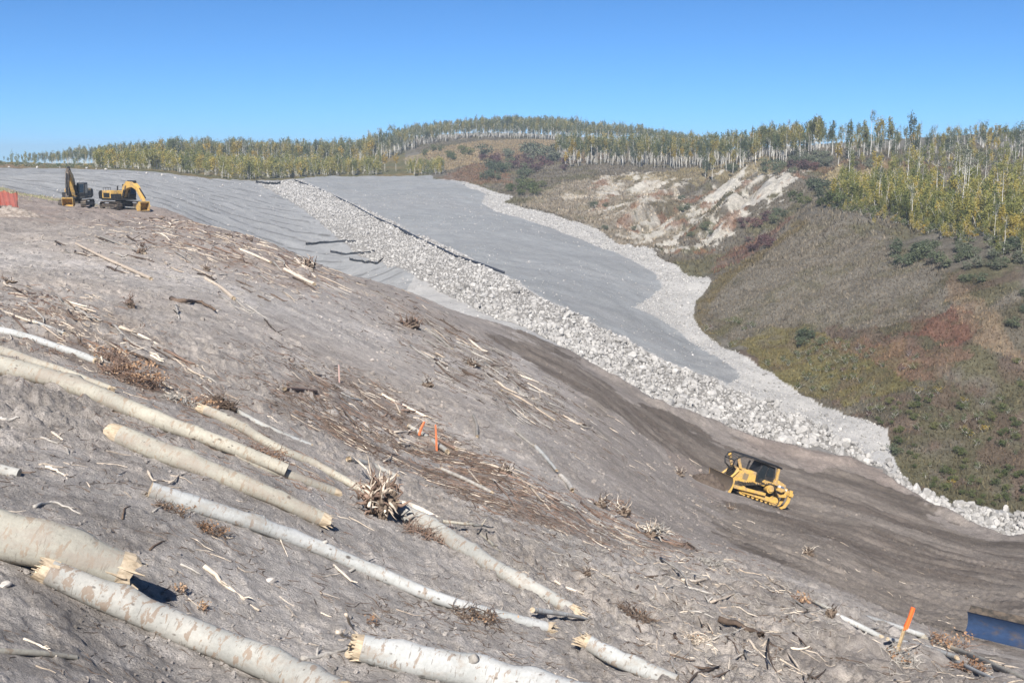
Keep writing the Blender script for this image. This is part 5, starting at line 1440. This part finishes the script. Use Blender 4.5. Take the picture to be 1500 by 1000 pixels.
# --- middle distance stems
MS = [([(112,358),(150,377),(185,393),(221,409)], (4,6), SB, 'long pale dead stem on the upper left slope below the excavators'), ([(147,347),(180,360),(212,372)], (3,4), SG, 'grey pole above the long pale stem on the upper left slope'),
      ([(301,408),(322,420),(342,437)], (4,7), SB, 'tapered pale stem lying alone below the debris band'), ([(352,366),(374,375),(396,385)], (4,4), SB, 'pale stem inside the dense debris band near the crest'),
      ([(417,394),(435,404),(460,416)], (5,6), SB, 'thick bleached stem at the right end of the debris band'), ([(432,378),(445,391),(462,406)], (3,3), SB, 'steep thin pale stem near the crest above the thick bleached one'),
      ([(172,478),(210,495),(252,518)], (4,4), SB, 'pale stem on the left slope above the orange leafed brush'), ([(50,475),(75,485),(94,493)], (5,5), BW, 'short whitish stem above the weathered log at left'),
      ([(740,615),(760,637),(784,656)], (4,5), SG, 'grey upper stem of the broken line of stems in mid slope'), ([(784,655),(800,672),(815,690)], (7,5), BW, 'whitish middle piece of the broken line of stems in mid slope'), ([(822,697),(832,708),(838,718)], (8,8), SG, 'thick grey lowest piece of the broken line of stems in mid slope'),
      ([(692,608),(698,622),(699,641)], (4,6), SG, 'short curved grey piece standing out on the bare soil in mid slope'), ([(625,482),(642,494),(662,511)], (4,4), SG, 'straight grey pole in the debris right of centre'),
      ([(560,578),(578,592),(586,606)], (3,3), SB, 'white stick at the upper edge of the brush mat'), ([(560,580),(580,590),(624,612)], (4,4), SB, 'bleached stem crossing the upper brush mat'), ([(418,573),(440,574),(463,577)], (7,6), SR, 'reddish rotten log at the left of the brush mat'),
      ([(448,543),(461,549),(476,552)], (5,4), SB, 'pale split chunk at the upper left of the brush mat'), ([(648,688),(675,700),(720,722)], (6,6), SG, 'grey stem along the lower edge of the brush mat'), ([(500,576),(515,584),(545,590)], (3,2), BW, 'thin white crooked stick in the brush mat'),
      ([(600,625),(625,640),(655,662)], (7,8), BX, 'whitish rotten log behind the two orange stakes'), ([(618,634),(640,645),(668,660)], (5,5), SR, 'red brown pole beside the two orange stakes'), ([(735,572),(760,582),(812,615)], (4,3), SB, 'crooked tan branch on the upper mid slope'),
      ([(512,678),(545,686),(580,702)], (10,8), BX, 'pale stem passing behind the root plate of the upturned stump'), ([(860,845),(905,862),(935,872)], (4,3), SG, 'thin pale branch lying above the white log tip')]
for px, dp, mt, lb in MS: log(px, dp, mt, lb, name='dead_stem', cat='stem', lift=.9, ends=('split', 'split') if dp[0] > 3 else ('cut', 'cut'), seg=12, n=8, sl=2.2, wob=.15)
branch([(252,437),(268,442),(284,440),(298,444),(314,455)], 7, SD, 'thick dark curved root lying on the bare left slope', 'root', 'root', .8)
branch([(257,448),(260,457),(262,466)], 4, SG, 'short grey stick below the dark curved root')
branch([(388,468),(398,480),(413,491)], 2.5, SD, 'thin dark curved twig alone on the bare slope')
branch([(298,829),(338,862),(378,893)], 7, SB, 'straight tan stick below the long white log')
branch([(650,763),(690,768),(722,772)], 5, BY, 'greenish crooked branch right of the upturned stump', hs=(.1, .15, .1))
branch([(700,775),(718,795),(742,816)], 5, BY, 'bent greenish branch hanging down from the crooked one')
branch([(812,850),(850,868),(893,878)], 3.5, SB, 'long thin pale branch above the tip of the muddy trunk')
branch([(60,640),(95,655),(100,665)], 3, SG, 'small grey branch on the soil left of the splintered log')
branch([(68,683),(85,690),(100,700)], 4, SB, 'small tan stick right of the log stub')
branch([(50,742),(80,735),(118,752)], 5, SG, 'grey weathered branch above the thickest log')
branch([(0,612),(12,614),(26,611)], 6, SG, 'grey branch piece at the left edge below the longest log')
branch([(440,965),(480,957),(535,938)], 7, SG, 'grey crooked branch reaching from the big white log to the left')
branch([(495,925),(515,935),(538,948)], 6, SB, 'tan branch sticking up from the end of the big white log', hs=(.35, .2, .1))
branch([(506,898),(520,922),(538,945)], 5, SB, 'steep tan branch rising behind the end of the big white log', hs=(.45, .22, .1))
branch([(34,935),(60,945),(82,960)], 4, SB, 'thin tan stick above the pole in the lower left corner')
branch([(1155,955),(1175,985),(1190,1010)], 3.5, SB, 'long bleached stick at the bottom edge below the bank')
branch([(1050,905),(1100,922),(1140,950)], 9, SD, 'dark half buried branch at lower right')
branch([(1000,800),(1005,795),(1030,812)], 4, SD, 'dark root tip at the crest of the front bank')
branch([(1110,838),(1130,850),(1160,868)], 3, SB, 'long thin pale stick along the top of the front bank')
branch([(540,740),(545,700),(520,668)], 5, SB, 'bare branch sticking up left of the upturned stump', hs=(.2, .25, .3))

# --- the upturned stump
ballm = plain('root_wood_and_soil', (.21, .165, .13), .95, dirt=.5, dcol=(.10, .08, .065), dscale=7, spec=.1, bmp=.05)
def stump(u, v, wpx, hpx, label, nroot=26, body=(.12, .095, .075), seed=0, tilt=.2, name='uprooted_stump', rootlen=1.0, mats=(SD, SB)):
    g = np.random.default_rng(seed); p = at(u, v); k = p.length / F; w = wpx * k; h = hpx * k
    e = empty(name, p, label, 'stump')
    big = wpx > 60
    V, Fc = ico(4 if big else 3); nz = fbm(V[:, 0] * 2.2 + seed, V[:, 1] * 2.2 + V[:, 2] * 1.7, 700 + seed, 5) - .5; nf = np.abs(fbm(V[:, 0] * 6 + V[:, 1] * 3, V[:, 2] * 7 + seed, 720, 3) - .5)
    V = V * (1 + nz[:, None] * 2.4 - nf[:, None] * 1.3) * ([w * .24, w * .22, h * .30] if big else [w * .27, w * .24, h * .25]) + [tilt * h * .2, 0, h * (.2 if big else .10)]
    new_mesh('root_ball', V, Fc, ballm, e, False)
    mb = MB(); mb2 = MB()
    for i in range(int(nroot * 1.7)):
        a = g.uniform(0, 6.28); el = g.uniform(-.15, 1.45); d = Vector((math.cos(a) * math.cos(el), math.sin(a) * math.cos(el) * .7, math.sin(el)))
        s = Vector((g.normal() * w * .13, g.normal() * w * .09, h * g.uniform(.0, .28))) + Vector((d.x * w * .2, d.y * w * .2, d.z * h * .25)); L = rootlen * g.uniform(.35, .8) * (w * .45 * math.cos(el) + h * .75 * math.sin(max(el, 0)))
        pts = [s]
        for q in range(4):
            d = (d + Vector(g.normal(size=3).tolist()) * .5).normalized(); pts.append(pts[-1] + d * L / 4)
        r = w * g.uniform(.01, .035) * (1.5 if wpx > 60 else 1)
        (mb if i % 3 else mb2).tube(pts, [r, r * .85, r * .6, r * .35, r * .1], 6, True, .15)
    mb.build('roots', mats[0], e, True)
    if len(mb2.f) > 80: mb2.build('torn_roots', mats[1], e, True)
    return e
stump(556, 752, 70, 85, 'large upturned stump with tangled roots in the centre of the foreground', 84, seed=3, rootlen=.66, mats=(SR, SB))
stump(740, 694, 34, 20, 'small broken stump at the end of the brush mat', 16, seed=4)
stump(878, 742, 34, 26, 'dark stump on the debris line right of the brush mat', 16, seed=5)
stump(912, 755, 34, 34, 'splintered root mass right of the dark stump', 26, seed=6, mats=(SR, SB))
stump(955, 785, 52, 26, 'tangle of pale roots at the right end of the debris line', 40, seed=7, mats=(SG, SB))
stump(996, 697, 22, 18, 'small tangle of roots on bare soil left of the climbing bulldozer', 20, seed=8)
stump(1070, 746, 18, 12, 'small dark root tuft below the climbing bulldozer', 14, seed=9)
stump(1183, 812, 24, 18, 'lone dark root clump on the graded soil at right', 22, seed=10)
stump(1216, 903, 26, 34, 'dark broken upright stump on the bank at lower right', 12, seed=11, mats=(SD, SD), rootlen=.7)
stump(208, 372, 24, 24, 'upright tangle of brown roots on the upper left slope', 24, seed=12, mats=(SR, SG))
stump(14, 415, 24, 12, 'dark angular root at the left edge of the slope', 12, seed=13, mats=(SD, SG))
stump(190, 450, 22, 26, 'reddish root tuft on the left slope', 18, seed=14, mats=(SR, SR))
stump(302, 397, 20, 16, 'pale root tangle below the debris band', 16, seed=15, mats=(SR, SB))
stump(452, 392, 30, 22, 'tangle of reddish roots at the right end of the debris band', 24, seed=16, mats=(SR, SB))
stump(600, 478, 40, 20, 'dark brush clump right of centre below the crest', 34, seed=17, mats=(SD, SR))
stump(690, 536, 32, 18, 'grey brush clump near the right crest', 28, seed=18, mats=(SG, SD))
stump(626, 566, 30, 20, 'grey forked root piece in mid slope', 14, seed=19, mats=(SG, SD))
stump(28, 540, 40, 16, 'dark root piece between the two thin logs at the left', 20, seed=20, mats=(SD, SG))
stump(860, 842, 22, 16, 'small dark stump beside the pale branch', 18, seed=21)

# --- balls of twigs and leafy brush
def brush(u, v, wpx, hpx, label, n, mat, leafn=0, seed=0, curl=.5, lm=None, name='brush_pile', cat='brush'):
    g = np.random.default_rng(seed); p = at(u, v); k = p.length / F; w = wpx * k / 2; h = hpx * k
    e = empty(name, p, label, cat); mb = MB()
    for i in range(n):
        a = g.uniform(0, 6.28); q = math.sqrt(g.random()) * w * .75; s = Vector((q * math.cos(a), q * math.sin(a) * .8, g.uniform(0, .35) * h)); s.z += gz(p.x + s.x, p.y + s.y) - p.z
        d = Vector((g.normal(), g.normal(), abs(g.normal()) * .6)).normalized(); L = w * g.uniform(.35, .95)
        pts = [s]
        for _ in range(4):
            d = (d + Vector(g.normal(size=3).tolist()) * curl).normalized(); d.z *= .75; pts.append(pts[-1] + d * L / 4)
        r = max(.5 * k * g.uniform(.6, 1.5), .002); mb.tube(pts, [r, r, r * .8, r * .6, r * .3], 4, False)
    mb.build('twigs', mat, e)
    if leafn:
        V = leaves(g, leafn, (0, 0, h * .45), (w, w * .8, h * .5), max(2.2 * k, .012), 10)
        V[:, 2] = np.maximum(V[:, 2], zfin(V[:, 0] + p.x, V[:, 1] + p.y) - p.z + .01)
        new_mesh('dead_leaves', V, quads(leafn), lm or leaf_dead, e, cols=np.zeros((len(V), 3)))
    return e
brush(196, 560, 110, 34, 'leafy orange brown brush above the longest log', 150, SR, 520, 1)
brush(165, 530, 60, 26, 'purplish twiggy brush left of the orange leafed brush', 120, SR, 60, 2)
brush(327, 598, 50, 30, 'round ball of dry twigs beside the slender log', 260, SD, 0, 3, .8)
brush(300, 600, 60, 16, 'orange leafed twigs at the left end of the slender log', 60, SR, 160, 4)
brush(265, 590, 70, 12, 'grey twigs between the leafy brush and the twig ball', 80, SG, 30, 5)
brush(312, 782, 60, 16, 'dead orange leaves caught under the long white log', 60, SD, 170, 6)
brush(255, 750, 60, 12, 'brown twigs in the shade beneath the white log', 60, SD, 60, 7)
brush(300, 893, 26, 14, 'small clump of orange dead leaves above the long pale log', 16, SD, 60, 8)
brush(265, 868, 26, 18, 'tuft of brown dead leaves right of the broken thick log', 20, SD, 50, 9)
brush(630, 788, 90, 14, 'dark red twigs below the muddy peeled trunk', 170, SR, 60, 10)
brush(395, 670, 70, 14, 'twigs and dry leaves below the slender log', 90, SR, 70, 11)
brush(545, 915, 24, 16, 'orange leaf tuft behind the big white log', 12, SD, 40, 12)
brush(1390, 950, 70, 30, 'dry orange leaves standing among the poles on the bank', 60, SR, 120, 13)
brush(1175, 882, 40, 16, 'orange leaf clump on the front bank left of the dark stump', 40, SR, 90, 14)
brush(1320, 965, 60, 16, 'grey brush around the foot of the ribbon stake', 100, SG, 60, 15)
brush(1020, 940, 60, 14, 'pale twig tangle at lower right of centre', 80, SB, 20, 16)
brush(1040, 830, 50, 14, 'grey twig tangle at the left end of the front bank', 90, SG, 10, 17)
brush(930, 905, 70, 14, 'twiggy litter right of the white log tip', 110, SD, 20, 18)
brush(700, 905, 90, 12, 'brown litter beneath the long white log', 110, SD, 60, 19)
brush(1420, 985, 60, 22, 'orange leafed twigs near the lower right corner', 60, SR, 120, 20)

# --- sticks scattered over the slope
uu2, vv2 = uv_of(X, Y, Z)
soil_idx = np.where((soil & (RR > 7) & (RR < 135) & (np.abs(AA) < R(26))).ravel())[0]
su_, sv_ = uu2.ravel()[soil_idx], vv2.ravel()[soil_idx]
def sample(poly, n, g):
    m = inside(su_, sv_, np.array(poly, float)); k = soil_idx[m]
    if not len(k): return np.zeros((0, 3))
    r = RR.ravel()[k]; w = (RR.ravel()[k]) ** 0.0
    q = g.choice(k, n, p=w / w.sum()); return np.stack([X.ravel()[q], Y.ravel()[q], Z.ravel()[q]], -1)
def img_dir(p, ang_deg):
    "ground direction that runs down the slope, read at this spot"
    r = math.hypot(p[0], p[1]); e = .02 * r
    gx = (zmid(p[0] + e, p[1]) - zmid(p[0] - e, p[1])) / (2 * e); gy = (zmid(p[0], p[1] + e) - zmid(p[0], p[1] - e)) / (2 * e)
    best = None
    u0, v0 = uv_of(p[0], p[1], p[2])
    for k in range(36):
        a = math.pi * 2 * k / 36; dx, dy = math.cos(a) * e, math.sin(a) * e
        u1, v1 = uv_of(p[0] + dx, p[1] + dy, p[2] + gx * dx + gy * dy)
        s = (u1 - u0, v1 - v0); L = math.hypot(*s); c_ = (s[0] * math.cos(ang_deg) + s[1] * math.sin(ang_deg)) / (L + 1e-9)
        if best is None or c_ > best[0]: best = (c_, a, L / e)
    return best[1], best[2]
SZ = [([(200,318),(330,330),(420,362),(490,402),(445,425),(330,395),(230,355),(180,340)], 62, 30, 9, (18,55), (1.6,3.6), (SB,SG,SR,SD), 'thin stick in the dense debris band just below the terrace edge', 'sticks in the debris band below the terrace'),
      ([(60,345),(200,345),(330,400),(440,430),(380,460),(250,430),(100,375)], 30, 30, 9, (15,50), (1.6,3.6), (SB,SG,SD), 'stick on the upper left slope between the debris bands', 'sticks on the upper left slope'),
      ([(0,405),(100,440),(250,505),(340,575),(230,560),(120,520),(0,480)], 44, 32, 9, (18,60), (2,4.5), (SB,SG,SB,SR,SD), 'stick in the debris above the weathered logs at left', 'sticks above the logs at left'),
      ([(560,440),(640,465),(780,560),(860,625),(800,620),(700,575),(600,510)], 40, 33, 9, (15,55), (1.6,4), (SG,SB,SD), 'stick in the debris strip along the right crest', 'sticks along the right crest'),
      ([(420,560),(560,560),(660,640),(780,720),(700,760),(560,680),(440,610)], 26, 20, 20, (15,50), (1.5,3.2), (SR,SD,SB), 'stick lying on the mid slope brush mat', 'sticks on the brush mat'),
      ([(640,650),(740,690),(860,740),(1000,790),(960,800),(840,760),(700,700)], 26, 25, 18, (15,50), (2,4), (SB,SR,SG), 'stick on the debris line between brush mat and front bank', 'sticks along the debris line'),
      ([(900,800),(1050,840),(1200,900),(1330,950),(1330,1000),(1000,1000),(880,900)], 44, 15, 45, (20,60), (2.5,5), (SG,SB,SD), 'stick jumbled in the rough soil of the front bank', 'sticks in the rough front bank'),
      ([(0,600),(400,760),(560,860),(500,930),(100,760),(0,700)], 12, 20, 50, (15,50), (2.5,4.5), (SG,SD,SB), 'stick on the soil between the big foreground logs', 'sticks between the foreground logs')]
stick_g = np.random.default_rng(77)
for poly, n_, ad, aj, (l0, l1), (w0, w1), mats, lab, grp in SZ:
    for p in sample(poly, n_, stick_g):
        ang_ = R(ad + stick_g.normal() * aj); a, ppm = img_dir(p, ang_)
        L = min(stick_g.uniform(l0, l1) / max(ppm, F / p[1] * .22), 4.5); r = stick_g.uniform(w0, w1) / 2 * p[1] / F
        dx, dy = math.cos(a) * L, math.sin(a) * L; pts = []; bend = stick_g.normal() * .03 * L
        for k in range(5):
            s = k / 4; x = p[0] + dx * s - dy / L * bend * math.sin(s * 3.1); y = p[1] + dy * s + dx / L * bend * math.sin(s * 3.1)
            pts.append(Vector((x, y, 0)))
        za = gz(pts[0].x, pts[0].y); zb = gz(pts[4].x, pts[4].y)
        for k, q in enumerate(pts): q.z = max(za + (zb - za) * k / 4, gz(q.x, q.y)) + r * .8
        pts[4].z += r * stick_g.uniform(0, 3)
        o0 = pts[0].copy(); mb = MB(); mb.tube([q - o0 for q in pts], [r, r, r * .85, r * .65, r * .35], 6, True, .1)
        if stick_g.random() < .35:
            q = pts[2] - o0; mb.tube([q, q + Vector((dx * .15 + stick_g.normal() * .1 * L, dy * .15 + stick_g.normal() * .1 * L, L * .08))], [r * .5, r * .15], 5)
        o = mb.build('stick', random.choice(mats), None, True); o.location = o0
        tag(o, lab, 'stick', grp)

# --- fine twig litter
def litter(poly, n, lpx, rpx, ad, aj, mat, name, label, seed, bow=.3):
    g = np.random.default_rng(seed); p = sample(poly, n, g); n = len(p)
    if n: p[:, :2] += g.normal(size=(n, 2)) * .035 * p[:, 1:2]; p = p[(fbm(p[:, 0] / 1.3, p[:, 1] / 1.3, 800 + seed, 3) > .42) & (soil_edge(p[:, 0], p[:, 1]) > 1)]; n = len(p)
    if not n: return
    dist = np.linalg.norm(p, axis=1); a0 = np.array([img_dir(q, R(ad))[0] for q in p[:: max(1, n // 40)]]); a = np.repeat(a0, max(1, n // 40))[:n]
    a = np.resize(a, n) + g.normal(size=n) * R(aj); L = np.clip(g.uniform(*lpx, n) * dist / F, .03, 1.8); r = g.uniform(*rpx, n) / 2 * dist / F
    S = 4; rings = []
    b_ = g.normal(size=n) * bow
    for k in range(S):
        s = k / (S - 1); aa = a + b_ * (s - .5)
        x = p[:, 0] + np.cos(aa) * L * s; y = p[:, 1] + np.sin(aa) * L * s; z = zfin(x, y) + r * .6 + L * .06 * g.random(n) * s
        rr_ = r * (1 - .6 * s); nx, ny = -np.sin(aa), np.cos(aa)
        for w in (0, 2.094, 4.189):
            rings.append(np.stack([x + nx * rr_ * math.cos(w), y + ny * rr_ * math.cos(w), z + rr_ * math.sin(w)], -1))
    V = np.stack(rings, 1); m = V.shape[1]; f = []
    for k in range(S - 1):
        for w in range(3): f.append((k * 3 + w, k * 3 + (w + 1) % 3, (k + 1) * 3 + (w + 1) % 3, (k + 1) * 3 + w))
    Fc = (np.array(f)[None] + (np.arange(n) * m)[:, None, None]).reshape(-1, 4)
    tag(new_mesh(name, V.reshape(-1, 3), Fc, mat), label, 'twigs', kind='stuff')
litter([(200,318),(330,330),(420,362),(500,402),(445,430),(330,400),(220,358),(170,338)], 1100, (5,26), (.7,1.8), 32, 22, SR, 'twig_litter', 'brown twig litter in the debris band below the terrace', 1)
litter([(180,318),(330,330),(420,362),(500,402),(445,430),(330,400),(220,368),(120,350)], 800, (8,34), (1.0,2.4), 31, 10, SB, 'stick_litter', 'pale broken sticks in the debris band below the terrace', 21)
litter([(0,405),(100,440),(250,505),(350,600),(230,570),(60,520),(0,480)], 560, (8,36), (1.0,2.6), 31, 12, SB, 'stick_litter', 'pale broken sticks around the upper logs at left', 22)
litter([(540,430),(640,455),(780,550),(870,630),(800,630),(690,580),(580,500)], 480, (8,34), (1.0,2.4), 34, 12, SG, 'stick_litter', 'grey broken sticks along the right crest', 23)
litter([(430,545),(520,545),(640,630),(780,720),(1000,790),(840,790),(620,700),(480,640),(400,600)], 480, (8,30), (.9,2.2), 25, 30, SB, 'stick_litter', 'pale broken sticks on the brush mat and debris line', 24)
litter([(0,500),(200,555),(520,700),(560,740),(480,730),(180,620),(0,545)], 520, (5,26), (.9,2.2), 24, 40, SR, 'twig_litter', 'brown bark and twig litter along the upper foreground logs', 27)
litter([(200,740),(420,800),(640,890),(820,930),(760,960),(520,890),(240,800)], 420, (4,22), (.8,2.0), 24, 50, SD, 'twig_litter', 'dark twigs and leaves beneath the long white log', 28)
litter([(0,590),(300,600),(560,740),(850,900),(1000,1000),(0,1000)], 160, (8,40), (1.2,3.0), 22, 45, SB, 'stick_litter', 'small pale wood splinters between the foreground logs', 25)
litter([(900,790),(1100,830),(1300,920),(1500,985),(1500,1000),(950,1000)], 420, (8,40), (1.2,3.0), 20, 50, SB, 'stick_litter', 'pale broken sticks over the rough front bank', 26)
litter([(0,340),(200,345),(440,430),(480,470),(300,450),(0,400)], 700, (4,20), (.7,1.8), 30, 30, SG, 'twig_litter', 'grey twig litter on the upper left slope', 2)
litter([(0,405),(100,440),(250,505),(350,600),(230,570),(60,520),(0,480)], 1300, (5,26), (.8,2.2), 32, 25, SR, 'twig_litter', 'reddish twig litter around the upper logs at left', 3)
litter([(430,545),(520,545),(640,630),(780,720),(740,770),(620,700),(480,640),(400,600)], 4200, (5,24), (.6,1.5), 15, 45, SD, 'twig_litter', 'dark brown brush mat of fine twigs in mid slope', 4, .9)
litter([(430,545),(520,545),(640,630),(780,720),(740,770),(620,700),(480,640),(400,600)], 1400, (6,26), (.7,1.8), 15, 45, SR, 'twig_litter', 'red brown twigs mixed into the brush mat', 5, .9)
litter([(540,430),(640,455),(780,550),(870,630),(800,630),(690,580),(580,500)], 1300, (4,22), (.7,1.8), 33, 25, SD, 'twig_litter', 'dark twig litter along the right crest', 6)
litter([(640,650),(740,680),(860,730),(1010,790),(980,820),(840,780),(700,720)], 1300, (5,24), (.7,1.9), 25, 40, SR, 'twig_litter', 'twig litter along the debris line', 7)
litter([(760,740),(1000,800),(1230,890),(1500,990),(1500,1000),(900,1000),(700,820)], 2400, (5,28), (.8,2.0), 15, 60, SG, 'twig_litter', 'grey twig litter over the rough front bank', 8, .7)
litter([(760,740),(1000,800),(1230,890),(1500,990),(1500,1000),(900,1000),(700,820)], 1400, (5,24), (.8,2.2), 15, 60, SD, 'twig_litter', 'dark root litter over the rough front bank', 9, .7)
litter([(0,600),(200,600),(500,760),(700,880),(850,1000),(0,1000)], 1100, (4,24), (.7,1.7), 20, 70, SD, 'twig_litter', 'sparse dark twigs between the foreground logs', 10, .35)
litter([(800,560),(1080,700),(1500,880),(1500,960),(1100,800),(900,720)], 110, (4,20), (.8,2), 30, 40, SB, 'twig_litter', 'sparse small pale sticks on the graded soil', 11)

# ------------------------------------------------------------------ thin blue autumn haze
mb = MB(); mb.box((-2700, -2700, -1200), (2700, 2700, 45))
hm = bpy.data.materials.new('haze_air'); hm.use_nodes = True; t = hm.node_tree; t.nodes.clear()
ou = t.nodes.new('ShaderNodeOutputMaterial'); pv = t.nodes.new('ShaderNodeVolumePrincipled')
pv.inputs['Color'].default_value = (.72, .86, 1.0, 1); pv.inputs['Density'].default_value = .00042; pv.inputs['Anisotropy'].default_value = .1
t.links.new(pv.outputs[0], ou.inputs['Volume'])
zmin = min(float(Z.min()), -40) - 1
mb = MB(); mb.box((-2700, -2700, zmin), (2700, 2700, float(max(Z[RR < 700].max(), 12)) + 22))
tag(mb.build('haze', hm), 'thin pale blue haze over the far woods', kind='stuff')
